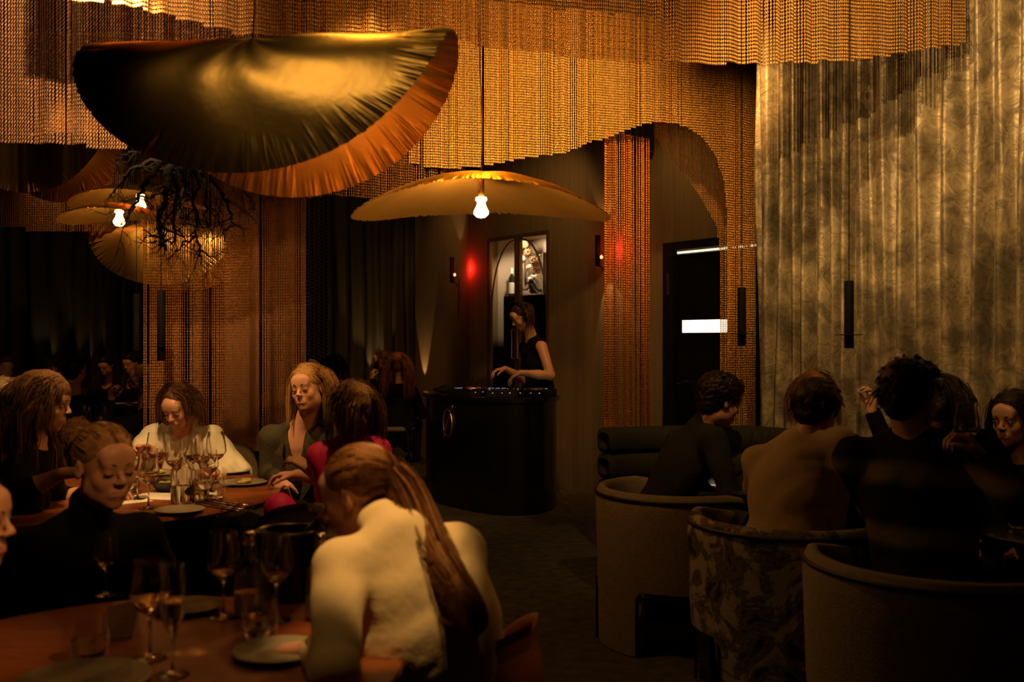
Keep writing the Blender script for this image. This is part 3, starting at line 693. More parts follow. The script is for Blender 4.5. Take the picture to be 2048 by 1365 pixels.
# ================================================================== CHAIN CURTAINS
PITCH = .0167; NL = 8
def chain_segment(material, seed, wire=.0026, tw=35):
    V = []; Fc = []; n = 8; k = 4
    for l in range(NL):
        zc = PITCH * (l + .5); ang = R_(tw if l % 2 == 0 else tw - 70 if tw > 60 else tw)
        for i in range(n):
            a = 2 * math.pi * i / n; cx = .0032 * math.cos(a); cz_ = .0078 * math.sin(a); nx, nz = math.cos(a), math.sin(a)
            for j in range(k):
                b = 2 * math.pi * j / k; x = cx + nx * wire * math.cos(b); z = cz_ + nz * wire * math.cos(b); x += z * .28; y = wire * math.sin(b) * .9 + (.0012 * math.sin(a))
                V.append((x * math.cos(ang) - y * math.sin(ang), x * math.sin(ang) + y * math.cos(ang), zc + z))
        o = l * n * k
        for i in range(n):
            for j in range(k): Fc.append((o + i * k + j, o + ((i + 1) % n) * k + j, o + ((i + 1) % n) * k + (j + 1) % k, o + i * k + (j + 1) % k))
    me = bpy.data.meshes.new('chain_links'); me.from_pydata(V, [], Fc); me.polygons.foreach_set('use_smooth', [True] * len(me.polygons)); me.materials.append(material)
    return bpy.data.objects.new('chain_links', me)
def chain_group(seg):
    ng = bpy.data.node_groups.new('hang_chains', 'GeometryNodeTree')
    ng.interface.new_socket('Geometry', in_out='INPUT', socket_type='NodeSocketGeometry'); ng.interface.new_socket('Geometry', in_out='OUTPUT', socket_type='NodeSocketGeometry')
    gi = ng.nodes.new('NodeGroupInput'); go = ng.nodes.new('NodeGroupOutput'); iop = ng.nodes.new('GeometryNodeInstanceOnPoints'); oi = ng.nodes.new('GeometryNodeObjectInfo')
    oi.inputs['Object'].default_value = seg; na = ng.nodes.new('GeometryNodeInputNamedAttribute'); na.data_type = 'FLOAT_VECTOR'; na.inputs['Name'].default_value = 'rot'
    er = ng.nodes.new('FunctionNodeEulerToRotation'); L_ = ng.links.new
    L_(gi.outputs[0], iop.inputs['Points']); L_(oi.outputs['Geometry'], iop.inputs['Instance']); L_(na.outputs['Attribute'], er.inputs[0]); L_(er.outputs[0], iop.inputs['Rotation']); L_(iop.outputs[0], go.inputs[0])
    return ng
def curtain(label, path, bottom, material, spacing=.0105, top=CEIL, pleat=.012, lam=.11, seed=0, gap=.006, wire=.0026, tw=35, floor=.03, steps=True):
    r = np.random.default_rng(seed); pts = [np.array(P(px, 0, Y))[:2] for px, Y in path]; S = [0]
    for a, b in zip(pts[:-1], pts[1:]): S.append(S[-1] + np.linalg.norm(b - a))
    s = np.arange(0, S[-1], spacing)
    x = np.interp(s, S, [p[0] for p in pts]); y = np.interp(s, S, [p[1] for p in pts])
    tx = np.gradient(x); ty = np.gradient(y); L = np.hypot(tx, ty); tx /= L; ty /= L
    mod = np.interp(s, np.arange(0, S[-1] + .3, .13), r.uniform(-.1, 1, len(np.arange(0, S[-1] + .3, .13)))).clip(0, 1)
    ph = 2 * np.pi * np.cumsum(spacing / (lam * (1 + .35 * np.sin(s * 9 + seed))))
    off = pleat * mod * np.sin(ph); sl = spacing * .9 * mod * np.sin(ph * .5 + 1) * r.uniform(0, 1, len(s)) * .7
    x2 = x - ty * off + tx * sl; y2 = y + tx * off + ty * sl
    if isinstance(bottom, (int, float)): zb = np.full(len(s), float(bottom))
    else:
        px = 1024 + F * x / y; py = np.interp(px, [b[0] for b in bottom], [b[1] for b in bottom]); zb = CZ - (py - 682.5) / F * y
    zb = np.maximum(zb, floor)
    if steps: zb = top - np.round((top - zb) / PITCH) * PITCH
    slope = np.arctan2(np.gradient(y2), np.gradient(x2)); pos = []; rot = []
    for i in range(len(s)):
        if r.random() < gap: continue
        n = int(math.ceil((top - zb[i]) / (PITCH * NL)))
        if n < 1: continue
        a = slope[i] * .5 + math.atan2(ty[i], tx[i]) * .5 + r.normal() * .06; z = zb[i] + np.arange(n) * PITCH * NL
        z = z[z < top - .02]
        pos.append(np.stack([np.full(len(z), x2[i]), np.full(len(z), y2[i]), z], 1)); rot.append(np.tile((0, 0, a), (len(z), 1)))
    pos = np.concatenate(pos); rot = np.concatenate(rot)
    me = bpy.data.meshes.new('chain_curtain'); me.from_pydata(pos.tolist(), [], []); at = me.attributes.new('rot', 'FLOAT_VECTOR', 'POINT'); at.data.foreach_set('vector', rot.astype(np.float32).ravel())
    o = bpy.data.objects.new('chain_curtain', me); COL.objects.link(o); md = o.modifiers.new('chains', 'NODES'); md.node_group = chain_group(chain_segment(material, seed, wire, tw))
    o['strands'] = len(s)
    return put(o, label, 'chain curtain', 'metal chain curtains hung from the ceiling', 'stuff')
curtain('near gold chain valance sweeping across the top of the room with a wavy hem', [(60, 3.75), (470, 4.0), (900, 4.15), (1200, 4.3), (1500, 4.5), (1930, 4.68)],
        [(60, -20), (116, 0), (220, 3), (304, 24), (366, 38), (420, 52), (472, 65), (700, 75), (900, 82), (1000, 97), (1200, 118), (1300, 123), (1500, 130), (1700, 122), (1800, 108), (1925, 88)], M_chain_gold, .0094, seed=1, pleat=.02, gap=.005, tw=32)
curtain('bronze chain curtain hanging in the upper left corner above the dark folded pendant', [(-160, 4.25), (150, 4.30), (560, 4.45)],
        [(-160, 282), (0, 285), (80, 287), (200, 295), (330, 297), (560, 300)], M_chain_bronze, .0118, seed=2, pleat=.03, tw=-32)
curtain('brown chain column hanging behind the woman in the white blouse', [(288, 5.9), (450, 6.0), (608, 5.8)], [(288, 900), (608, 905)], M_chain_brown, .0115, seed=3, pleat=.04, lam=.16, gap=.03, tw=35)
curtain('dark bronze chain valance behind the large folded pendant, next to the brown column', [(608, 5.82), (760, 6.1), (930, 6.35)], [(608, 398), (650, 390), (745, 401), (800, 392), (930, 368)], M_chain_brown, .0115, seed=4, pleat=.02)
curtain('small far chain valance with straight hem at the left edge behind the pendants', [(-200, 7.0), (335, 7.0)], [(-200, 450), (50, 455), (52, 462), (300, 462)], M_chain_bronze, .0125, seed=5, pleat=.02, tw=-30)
curtain('golden chain curtain with a stepped arch opening hanging in front of the door', [(560, 5.95), (940, 6.3), (1200, 6.55), (1462, 6.85), (1508, 6.95)],
        [(560, 290), (760, 322), (808, 325), (873, 338), (960, 335), (1041, 318), (1133, 306), (1181, 284), (1208, 279), (1249, 262), (1290, 248), (1305, 246), (1360, 250), (1380, 258), (1405, 275), (1430, 310), (1446, 355), (1453, 420), (1455, 500), (1457, 3000), (1510, 3000)], M_chain_amber, .0105, seed=6, pleat=.014, gap=.003, tw=32)
curtain('dense second layer of amber chains at the right side of the arch', [(1456, 6.93), (1508, 7.03)], .03, M_chain_amber, .0078, seed=7, pleat=.03, lam=.07)
curtain('orange-brown chain column left of the arch, beside the red wall sconce', [(1210, 6.64), (1302, 6.98)], .03, mat('copper_chain', (0.88, 0.34, 0.07), 0.4, 0.85, var=0.1), .0085, top=2.76, seed=8, pleat=.03, lam=.09, gap=.05)
curtain('inner chain layer seen through the arch above the door', [(1296, 7.3), (1458, 7.42)], [(1296, 262), (1310, 275), (1328, 301), (1377, 360), (1414, 415), (1432, 452), (1440, 520), (1441, 3000), (1460, 3000)], M_chain_amber, .0115, seed=9, pleat=.012, gap=.02)

# ================================================================== DRAPES
def drape(label, pts, z0, z1, material, lam=.13, amp=.04, seed=0, rows=24, name='curtain', cat='curtain', cols_per=66, group=None):
    r = np.random.default_rng(seed); pts = [np.array(p, float) for p in pts]; S = [0]
    for a, b in zip(pts[:-1], pts[1:]): S.append(S[-1] + np.linalg.norm(b - a))
    n = int(S[-1] * cols_per * 1.6); s = np.linspace(0, S[-1], n); x = np.interp(s, S, [p[0] for p in pts]); y = np.interp(s, S, [p[1] for p in pts])
    tx = np.gradient(x); ty = np.gradient(y)
    for _ in range(25): tx[1:-1] = (tx[:-2] + tx[1:-1] + tx[2:]) / 3; ty[1:-1] = (ty[:-2] + ty[1:-1] + ty[2:]) / 3
    L = np.hypot(tx, ty); tx /= L; ty /= L
    kn = np.arange(0, S[-1] + lam, lam * .8); lm = np.interp(s, kn, lam * r.uniform(.6, 1.5, len(kn))); ph = np.cumsum(np.gradient(s) / lm) * 2 * np.pi
    am = np.interp(s, kn, r.uniform(.5, 1.2, len(kn))); V = []; Z = np.linspace(z0, z1, rows)
    for k, z in enumerate(Z):
        t = k / (rows - 1); w_ = np.sin(ph + .35 * np.sin(z * 2.1 + s * 3)); w_ = np.sign(w_) * np.abs(w_) ** .7
        o = amp * am * w_ * (1 - .25 * t) + .012 * np.sin(ph * .37 + z * 1.3) + .004 * np.sin(ph * 3.1 + z * 4)
        V.append(np.stack([x - ty * o, y + tx * o, np.full(n, z)], 1))
    V = np.concatenate(V); i, k = np.meshgrid(np.arange(n - 1), np.arange(rows - 1), indexing='ij'); Fc = np.stack([k * n + i, k * n + i + 1, (k + 1) * n + i + 1, (k + 1) * n + i], -1).reshape(-1, 4)
    o = mesh_obj(name, V, Fc, material); sd = o.modifiers.new('thickness', 'SOLIDIFY'); sd.thickness = .004
    return put(o, label, cat, group)
def swirl_material():
    m = bpy.data.materials.new('feather_pattern_cloth'); m.use_nodes = True; nt = m.node_tree; N = nt.nodes.new; L_ = nt.links.new; b = nt.nodes['Principled BSDF']
    tc = N('ShaderNodeTexCoord'); n1 = N('ShaderNodeTexNoise'); n1.inputs['Scale'].default_value = 4.5; n1.inputs['Detail'].default_value = 2
    L_(tc.outputs['Object'], n1.inputs['Vector']); vm = N('ShaderNodeVectorMath'); vm.operation = 'MULTIPLY_ADD'; vm.inputs[1].default_value = (.55, .55, .55)
    L_(n1.outputs['Color'], vm.inputs[0]); L_(tc.outputs['Object'], vm.inputs[2])
    w1 = N('ShaderNodeTexNoise'); w1.inputs['Scale'].default_value = 17; w1.inputs['Detail'].default_value = 8; w1.inputs['Roughness'].default_value = .62; w1.inputs['Distortion'].default_value = 3.2; L_(vm.outputs[0], w1.inputs['Vector'])
    v1 = N('ShaderNodeTexNoise'); v1.inputs['Scale'].default_value = 6; v1.inputs['Detail'].default_value = 6; v1.inputs['Distortion'].default_value = 4.0; L_(vm.outputs[0], v1.inputs['Vector'])
    r1 = N('ShaderNodeValToRGB'); r1.color_ramp.elements[0].position = .38; r1.color_ramp.elements[0].color = (.22, .155, .08, 1); r1.color_ramp.elements[1].position = .68; r1.color_ramp.elements[1].color = (.62, .48, .27, 1)
    mx = N('ShaderNodeMath'); mx.operation = 'MULTIPLY_ADD'; mx.inputs[1].default_value = .5; L_(w1.outputs[0], mx.inputs[0])
    ms = N('ShaderNodeMath'); ms.operation = 'MULTIPLY'; ms.inputs[1].default_value = .6; L_(v1.outputs[0], ms.inputs[0]); L_(ms.outputs[0], mx.inputs[2]); L_(mx.outputs[0], r1.inputs[0])
    nb_ = N('ShaderNodeTexNoise'); nb_.inputs['Scale'].default_value = 4.0; nb_.inputs['Detail'].default_value = 3; nb_.inputs['Distortion'].default_value = 1.2; L_(tc.outputs['Object'], nb_.inputs['Vector'])
    rb_ = N('ShaderNodeMapRange'); rb_.inputs[1].default_value = .38; rb_.inputs[2].default_value = .58; rb_.inputs[3].default_value = .5; rb_.inputs[4].default_value = 1.15; L_(nb_.outputs[0], rb_.inputs[0])
    mb_ = N('ShaderNodeVectorMath'); mb_.operation = 'SCALE'; L_(r1.outputs[0], mb_.inputs[0]); L_(rb_.outputs[0], mb_.inputs['Scale']); L_(mb_.outputs[0], b.inputs['Base Color']); r2 = N('ShaderNodeMapRange'); r2.inputs[1].default_value = .35; r2.inputs[2].default_value = .8; r2.inputs[3].default_value = .65; r2.inputs[4].default_value = .30
    L_(mx.outputs[0], r2.inputs[0]); L_(r2.outputs[0], b.inputs['Roughness']); b.inputs['Metallic'].default_value = .35; b.inputs['Sheen Weight'].default_value = .2
    bp = N('ShaderNodeBump'); bp.inputs['Strength'].default_value = .35; bp.inputs['Distance'].default_value = .006; L_(mx.outputs[0], bp.inputs['Height']); L_(bp.outputs[0], b.inputs['Normal'])
    return m
M_swirl = swirl_material()
def PX(px, Y): p = P(px, 0, Y); return (p.x, p.y)
drape('beige feather-patterned pleated drape along the right side behind the seated diners', [PX(1509, 5.95), PX(1700, 5.35), PX(1925, 4.80), PX(2080, 4.45), (2.62, 3.4), (2.8, 1.4), (2.85, -.8)], .02, CEIL, M_swirl, .115, .055, 5, 40)
M_grey = mat('grey_green_drape_cloth', (.075, .065, .045), .7, bump=.2, bscale=80, sheen=.2)
drape('dark grey-green pleated drape on the back wall left of the velvet wall', [(-2.39, 12.9), (-1.27, 12.85)], .02, CEIL, M_grey, .17, .07, 8)
drape('very dark pleated drape in the far left corner of the room', [(-6.9, 12.95), (-4.75, 12.95)], .02, CEIL, M_grey, .22, .07, 9)
drape('black drape on the back wall behind the brown chain column', [(-4.7, 13.05), (-2.85, 13.05)], .02, CEIL, mat('dark_brown_drape_cloth', (.06, .035, .02), .8, bump=.2), .2, .06, 10)
# lattice screen of small rings
V = []; Fc = []; rr_, rz_ = .024, .042
for i in range(6):
    for j in range(70):
        cx, cz_ = -2.70 + i * .060, .058 + j * .050 + (i % 2) * .025; o = len(V)
        for k in range(10):
            a = 2 * math.pi * k / 10
            for (dr_, dy) in ((.006, 0), (0, -.006), (-.006, 0)): V.append((cx + (rr_ + dr_) * math.cos(a), 12.86 + dy, cz_ + (rz_ - .012 + dr_) * math.sin(a)))
        for k in range(10):
            n_ = (k + 1) % 10
            for q in range(2): Fc.append((o + k * 3 + q, o + n_ * 3 + q, o + n_ * 3 + q + 1, o + k * 3 + q + 1))
put(mesh_obj('ring_screen', V, Fc, mat('dark_green_metal', (.10, .09, .045), .35, .8, bump=.05)), 'narrow dark screen of small linked oval rings beside the grey drape', 'screen', None, 'stuff')

# ================================================================== PENDANTS
FIT = [0.637, 0.1553, 1.0428, 0.1347, 2.1991, -0.0773, -0.3325, 0.6949, 0.0616, -0.7812, 2.3426, 0.812, 0.0101]
def prof_xy(v, T, rr):
    n = 24; s = np.linspace(0, 1, n)[:, None] * v[None]; ang = T * (1 - np.exp(-s / rr)); ds = v / (n - 1)
    return np.trapz(np.cos(ang), axis=0) * ds, -np.trapz(np.sin(ang), axis=0) * ds, ang[-1]
def rotm(yaw, pit, rol):
    cy, sy = math.cos(yaw), math.sin(yaw); cp, sp = math.cos(pit), math.sin(pit); cr_, sr = math.cos(rol), math.sin(rol)
    return np.array([[cy, -sy, 0], [sy, cy, 0], [0, 0, 1]]) @ np.array([[cr_, 0, sr], [0, 1, 0], [-sr, 0, cr_]]) @ np.array([[1, 0, 0], [0, cp, -sp], [0, sp, cp]])
def crinkle(th, rho, seed, amp):
    r = np.random.default_rng(seed); d = 0
    for fq in (59, 97, 139, 181, 229):
        d = d + np.sin(th * fq + 2.2 * np.sin(th * 5 + r.uniform(0, 6)) + r.uniform(0, 6) + rho * r.uniform(-9, 9)) * (.6 + .4 * np.sin(th * 9 + r.uniform(0, 6)))
    env = np.clip((rho - .82 - .07 * np.sin(th * 31 + 4 * np.sin(th * 7))) / .22, 0, 1) ** 1.3 * (.45 + .55 * np.abs(np.sin(th * 13 + 3 * np.sin(th * 6))))
    big = .010 * np.sin(th * 3 + rho * 4 + seed) * rho + .006 * np.sin(th * 8 + rho * 9)
    return d / 3 * amp * env + big * .3
def folded_mesh(seed, amp=.018):
    Rr, rf, Tf, rb, Tb, v0, yaw, pit, rol, X, Z, asp, kk = FIT; nt, nr = 720, 24
    th = np.linspace(0, 2 * math.pi, nt, endpoint=False); rho = np.linspace(0, 1, nr) ** .75; T_, Rh = np.meshgrid(th, rho, indexing='ij'); T_ = T_.ravel(); Rh = Rh.ravel()
    u = Rr * Rh * np.cos(T_); v = Rr * asp * Rh * np.abs(np.sin(T_)); front = np.sin(T_) >= 0
    v = np.maximum(np.where(front, v + v0 * Rh * np.abs(np.sin(T_)), v - v0 * Rh * np.abs(np.sin(T_))), 0)
    y1, z1, a1 = prof_xy(v, Tf, rf); y2, z2, a2 = prof_xy(v, Tb, rb)
    y = np.where(front, -y1, y2); z = np.where(front, z1, z2) - kk * u * u; ang = np.where(front, a1, a2); sg = np.where(front, -1, 1)
    d = crinkle(T_, Rh, seed, amp); y = y + sg * np.sin(ang) * d; z = z + np.cos(ang) * d
    V = np.stack([u, y, z], 1) @ rotm(yaw, pit, rol).T
    i, j = np.meshgrid(np.arange(nt), np.arange(nr - 1), indexing='ij'); i2 = (i + 1) % nt
    Fc = np.stack([i * nr + j, i * nr + j + 1, i2 * nr + j + 1, i2 * nr + j], -1).reshape(-1, 4); return V, Fc
def dome_mesh(seed, Rr=.53, a=.65, b=.42, amp=.008):
    nt, nr = 520, 18; th = np.linspace(0, 2 * math.pi, nt, endpoint=False); rho = np.linspace(0, 1, nr) ** .75; T_, Rh = np.meshgrid(th, rho, indexing='ij'); T_ = T_.ravel(); Rh = Rh.ravel()
    u = Rr * Rh * np.cos(T_); v = Rr * .9 * Rh * np.sin(T_); d = crinkle(T_, Rh, seed, amp); z = -a * u * u - b * v * v + d
    i, j = np.meshgrid(np.arange(nt), np.arange(nr - 1), indexing='ij'); i2 = (i + 1) % nt
    return np.stack([u, v, z], 1), np.stack([i * nr + j, i * nr + j + 1, i2 * nr + j + 1, i2 * nr + j], -1).reshape(-1, 4)
def cord(top, bot, e, r=.003, material=None, knots=()):
    pts = [Vector(bot).lerp(Vector(top), t) + Vector((.006 * math.sin(t * 13), .004 * math.sin(t * 9), 0)) * (1 if 0 < t < 1 else 0) for t in np.linspace(0, 1, 14)]
    MB().tube(pts, r, 6).build('cord', material or M_brassd, e, True)
    for z in knots: MB().lathe([(.001, -.008), (.009, -.003), (.009, .004), (.001, .009)], (bot[0], bot[1], z), 8).build('knot', M_blackmat, e, True)
def pend(label, loc, sc_, kind, yaw=0.0, seed=1, cord_x=0.0, lamp=0.0, group='crumpled gold leaf disc pendants', material=None, bulb=True):
    e = empty('pendant_lamp', label, 'pendant lamp', loc, 0, group); V, Fc = (folded_mesh(seed) if kind == 'fold' else dome_mesh(seed))
    o = mesh_obj('shade', V, Fc, material or M_gold); o.parent = e; o.scale = (sc_,) * 3; o.rotation_euler[2] = yaw
    sd = o.modifiers.new('thickness', 'SOLIDIFY'); sd.thickness = .0012; sd.offset = 0; sd.use_rim = False
    cord((loc[0] + cord_x, loc[1], CEIL - .003), (loc[0] + cord_x, loc[1], loc[2] - .004), e)
    if kind == 'dome' and bulb:
        bc = Vector(loc) + Vector((0, .03 * sc_, -.135 * sc_))
        MB().lathe([(.001, .048), (.022, .046), (.024, .034), (.016, .026), (.020, .010), (.031, -.012), (.030, -.024), (.018, -.036), (.001, -.040)], tuple(bc), 18).build('bulb', M_bulb, e, True)
        MB().lathe([(.001, .135 * sc_), (.012, .13 * sc_), (.014, .05), (.001, .048)], tuple(bc), 12).build('socket', M_brassd, e, True)
        if lamp: point(bc + Vector((-.03, -.01, -.055)), lamp, (1.0, .52, .15), .025)
    return e
BIGP = 1
big = pend('largest folded gold pendant, hanging front and centre above the far round table', (FIT[9], 3.0, FIT[10]), 1.0, 'fold', seed=1)
point((FIT[9] + .12, 3.06, FIT[10] - .14), 2.6, WARM, .03)
d2 = P(962, 337, 4.1); pend('open gold dome pendant with glowing bulb in front of the display cabinet', (d2.x, 4.1, 2.115), 1.0, 'dome', seed=2, lamp=12)
spot((.35, 3.0, 3.5), P(930, 345, 4.0), 16, 26, WARM, .8, .03)
def far_fold(label, rx, ry, Y, s_px, seed, yaw=0.0):
    # same lamp placed farther away: right tip of its fold at (rx, ry)
    s = s_px * Y / 3.0; c0 = (FIT[9], FIT[10]); tip = P(905, 70, 3.0); off = Vector((tip.x - c0[0], 0, tip.z - c0[1])) * s; t = P(rx, ry, Y); point((t.x - off.x + .12 * s, Y + .06 * s, t.z - off.z - .14 * s), 1.2 if seed == 3 else .15, WARM, .03); return pend(label, (t.x - off.x, Y, t.z - off.z), s, 'fold', yaw, seed)
far_fold('folded gold pendant seen through the brown chain column above the woman in white', 502, 450, 6.9, .428, 3)
far_fold('dark folded pendant at the left edge below the bronze chain curtain', 243, 266, 6.0, .43, 4)
a_ = P(278, 371, 5.45); pend('thin gold dome pendant with bulb behind the hanging branch, the upper of two', (a_.x, 5.45, a_.z), .69, 'dome', seed=5, lamp=2)
b_ = P(236, 408, 5.15); pend('thin gold dome pendant with bulb behind the hanging branch, the lower of two', (b_.x, 5.15, b_.z), .56, 'dome', seed=6, lamp=1.5)
# black tube pendants with a thin disc
def tubepend(label, px, y0, y1, Y, ring=True):
    t = P(px, y0, Y); b = P(px, y1, Y); e = empty('tube_pendant', label, 'pendant lamp', (t.x, Y, b.z), 0, 'slim black tube pendants')
    MB().lathe([(.019, b.z), (.021, b.z + .004), (.021, t.z - .004), (.017, t.z), (.001, t.z)], (t.x, Y, 0), 20).build('tube', M_blackmat, e, True)
    MB().tube([(t.x, Y, t.z), (t.x, Y, CEIL - .002)], .0022, 5).build('cord', M_blackmat, e)
    if ring: zr = CZ - (y1 - (y1 - y0) * .2 - 682.5) / F * Y; MB().lathe([(.021, zr - .0025), (.062, zr - .0015), (.062, zr + .0015), (.021, zr + .0025)], (t.x, Y, 0), 28).build('disc', M_blackmat, e, True)
tubepend('slim black tube pendant in front of the chain arch edge', 1483.5, 575, 692, 5.15)
tubepend('slim black tube pendant in the middle of the patterned drape', 1698, 562, 697, 4.5)
tubepend('slim black tube pendant above the woman in the white blouse', 322, 580, 722, 5.3)
tubepend('slim black tube pendant left of the brown chain column', 273, 588, 702, 5.75, False)

# ---- hanging branch
def branch():
    e = empty('hanging_branch', 'dark gnarled leafless branch hanging below the largest gold pendant', 'branch', P(330, 400, 3.9)); r = random.Random(5); M_br = mat('dark_bark', (.004, .003, .002), .9, bump=.6, bscale=60)
    limbs = [([(420, 300), (370, 315), (335, 340), (330, 390), (320, 440), (322, 470), (330, 500)], .020, 0), ([(400, 322), (300, 322), (262, 343), (240, 368), (228, 385)], .011, .05), ([(345, 290), (300, 300), (262, 306), (232, 322)], .008, .1),
             ([(320, 330), (293, 365), (275, 402), (262, 420), (250, 450)], .010, -.08), ([(380, 330), (384, 390), (392, 430), (392, 470), (398, 500), (403, 520)], .008, .06), ([(420, 345), (445, 390), (462, 425), (465, 455)], .009, -.1),
             ([(440, 345), (480, 372), (505, 402), (512, 420)], .007, .1), ([(350, 350), (356, 400), (345, 440), (352, 470), (340, 490)], .010, -.12), ([(395, 470), (370, 485), (352, 505)], .005, .05), ([(398, 500), (415, 512), (428, 528)], .004, .06),
             ([(400, 340), (415, 380), (410, 430), (425, 470)], .007, .15), ([(330, 380), (300, 395), (272, 395), (240, 402)], .006, .12), ([(360, 330), (370, 370), (360, 420), (372, 455)], .012, .18), ([(465, 450), (450, 462), (440, 478)], .004, -.1), ([(430, 335), (425, 370), (440, 420), (432, 455)], .006, .2),
             ([(345, 345), (325, 380), (335, 430), (320, 470)], .010, .22), ([(390, 330), (400, 370), (385, 410), (400, 450)], .008, -.2)]
    for k, (pp, r0, dy) in enumerate(limbs):
        pts = [P(x, y, 3.9 + dy + .05 * math.sin(i * 1.7 + k)) for i, (x, y) in enumerate(pp)]
        def sub(pts, n):
            out = []
            for a, b in zip(pts[:-1], pts[1:]):
                for j in range(n): out.append(a.lerp(b, j / n) + Vector([r.uniform(-.007, .007) for _ in range(3)]))
            return out + [pts[-1]]
        mb = MB(); q = sub(pts, 4); mb.tube(q, [r0 * (1 - .75 * i / len(q)) * r.uniform(.8, 1.25) for i in range(len(q))], 6)
        def twig(o, d, L, rad, lev):
            d = d.normalized(); pp_ = [o]; n = 6
            for i in range(n):
                d = (d + Vector([r.uniform(-.45, .45) for _ in range(3)]) + Vector((0, 0, -.10))).normalized(); pp_.append(pp_[-1] + d * L / n)
            mb.tube(pp_, [rad * (1 - .8 * i / n) for i in range(n + 1)], 4)
            if lev: 
                for i in range(2, n + 1, 2 if lev > 1 else 2): twig(pp_[i], d + Vector([r.uniform(-1.1, 1.1) for _ in range(3)]), L * r.uniform(.45, .75), rad * .55, lev - 1)
        for i in range(3, len(q), 2):
            d = (q[i] - q[i - 1]).normalized() + Vector([r.uniform(-1.3, 1.3), r.uniform(-1, 1), r.uniform(-1, .6)]); twig(q[i], d, r.uniform(.05, .14), max(.0022, r0 * .35), 2)
        mb.build('limb', M_br, e, True)
    top = P(420, 300, 3.9); MB().tube([top, (top.x, top.y, CEIL - .003)], .003, 5).build('cord', M_blackmat, e)
branch()

# ================================================================== FURNITURE
TZ = .75
def round_table(label, cx, cy, r, material=None, z=TZ, rim=.035):
    e = empty('round_table', label, 'table', (cx, cy, 0)); m = material or M_wood
    o = MB().lathe([(.001, z - .03), (r - .05, z - .03), (r - .008, z - rim * .6), (r, z - .012), (r - .004, z - .002), (r - .012, z), (.001, z)], (cx, cy, 0), 72).build('tabletop', m, e, True); smooth_angle(o, 30)
    MB().lathe([(.001, .012), (.26, .012), (.28, .022), (.26, .04), (.09, .07), (.06, .13), (.06, z - .05), (.16, z - .031), (.001, z - .031)], (cx, cy, 0), 28).build('pedestal', M_blackmat, e, True); return e
T1 = round_table('dark red-brown round wooden dining table crowded with glasses and plates, the far one', -1.90, 4.45, .85)
T0 = round_table('nearest round wooden dining table at the bottom left, set with glasses and bottles', -.80, 2.09, .57)
T2 = round_table('small dark table between the men on the right', 1.30, 4.75, .38, M_black)
T5 = round_table('dark round table at the right edge beside the striped sweater', 2.05, 3.62, .42, M_black)
T4 = round_table('small dark table at the far left in front of the drinking woman', -3.02, 7.15, .40, M_black)
T6 = round_table('dark table of the two women in front of the grey-green drape', -1.62, 11.7, .45, M_black)
T7 = round_table('dark table of the bearded man at the far left', -4.35, 10.7, .45, M_black)
T8 = round_table('dark table far behind the brown chain column', -2.75, 10.6, .45, M_black)

def dining_chair(label, x, y, face, bm, sm=None, lm=None, bh=.80, bw=.23, group=None, wide=1.15):
    """face = direction the sitter looks; curved back shell behind"""
    a = math.atan2(face[1], face[0]) - math.pi / 2; e = empty('dining_chair', label, 'chair', (x, y, 0), a, group)
    T = Matrix.Translation((x, y, 0)) @ Matrix.Rotation(a, 4, 'Z'); sm = sm or bm; lm = lm or M_blackmat
    def bld(mb, n, m_, sm_=True):
        mb.V = [tuple(T @ Vector(v)) for v in mb.V]; return mb.build(n, m_, e, sm_)
    s_ = MB(); s_.lathe([(.001, .40), (.205, .40), (.225, .415), (.23, .44), (.215, .465), (.18, .475), (.001, .48)], (0, 0, 0), 32); bld(s_, 'seat', sm)
    V = []; Fc = []; nu, nv = 25, 10
    for side in (0, 1):
        for i in range(nu):
            t = i / (nu - 1) * 2 - 1; an = -math.pi / 2 + t * wide
            top = bh - .16 * abs(t) ** 2.6
            for j in range(nv):
                q = j / (nv - 1); z = .47 + (top - .47) * q; rr = bw + .03 * q + (.030 if side == 0 else 0) * math.sin(math.pi * min(1, q * 1.15 + .12)) ** .5 * (1 - .8 * abs(t) ** 6)
                V.append((rr * math.cos(an), rr * math.sin(an), z))
    o = nu * nv
    for side in (0, 1):
        for i in range(nu - 1):
            for j in range(nv - 1):
                q = (side * o + i * nv + j, side * o + (i + 1) * nv + j, side * o + (i + 1) * nv + j + 1, side * o + i * nv + j + 1); Fc.append(q if side == 0 else q[::-1])
    for i in range(nu - 1):
        Fc.append((i * nv + nv - 1, (i + 1) * nv + nv - 1, o + (i + 1) * nv + nv - 1, o + i * nv + nv - 1)); Fc.append((i * nv, o + i * nv, o + (i + 1) * nv, (i + 1) * nv))
    for i in (0, nu - 1):
        for j in range(nv - 1): Fc.append((i * nv + j, i * nv + j + 1, o + i * nv + j + 1, o + i * nv + j))
    b_ = MB(); b_.add(V, Fc); bld(b_, 'backrest', bm)
    for sx in (-1, 1):
        for sy in (-1, 1):
            l = MB(); l.tube([(sx * .15, sy * .15, .41), (sx * .20, sy * .20, .002)], [.016, .010], 10); bld(l, 'leg', lm)
        p_ = MB(); p_.tube([(sx * .19, -.12, .43), (sx * .215, -.15, .60)], [.012, .010], 8); bld(p_, 'back_post', lm)
    return e
dining_chair('tan leather chair behind the woman with the ponytail at the near table', -.18, 2.46, (-.93, .37), M_chairwood, C_black, bh=.76, bw=.215, wide=1.5)
dining_chair('dark green chair with rounded back between the round tables, beside the person with the bun', -1.13, 3.18, (.1, 1), M_green, bh=.79)
dining_chair('dark green chair with wide rounded back between the two tables, behind the ice bucket', -.86, 2.98, (-.2, 1), M_green, bh=.80)
dining_chair('cream chair with rounded back seen behind the ice bucket', -.80, 3.78, (-.3, .95), M_cream, bh=.85, bw=.20)
dining_chair('chair of the person with the hair bun', -1.36, 3.18, (.6, -.8), M_green)
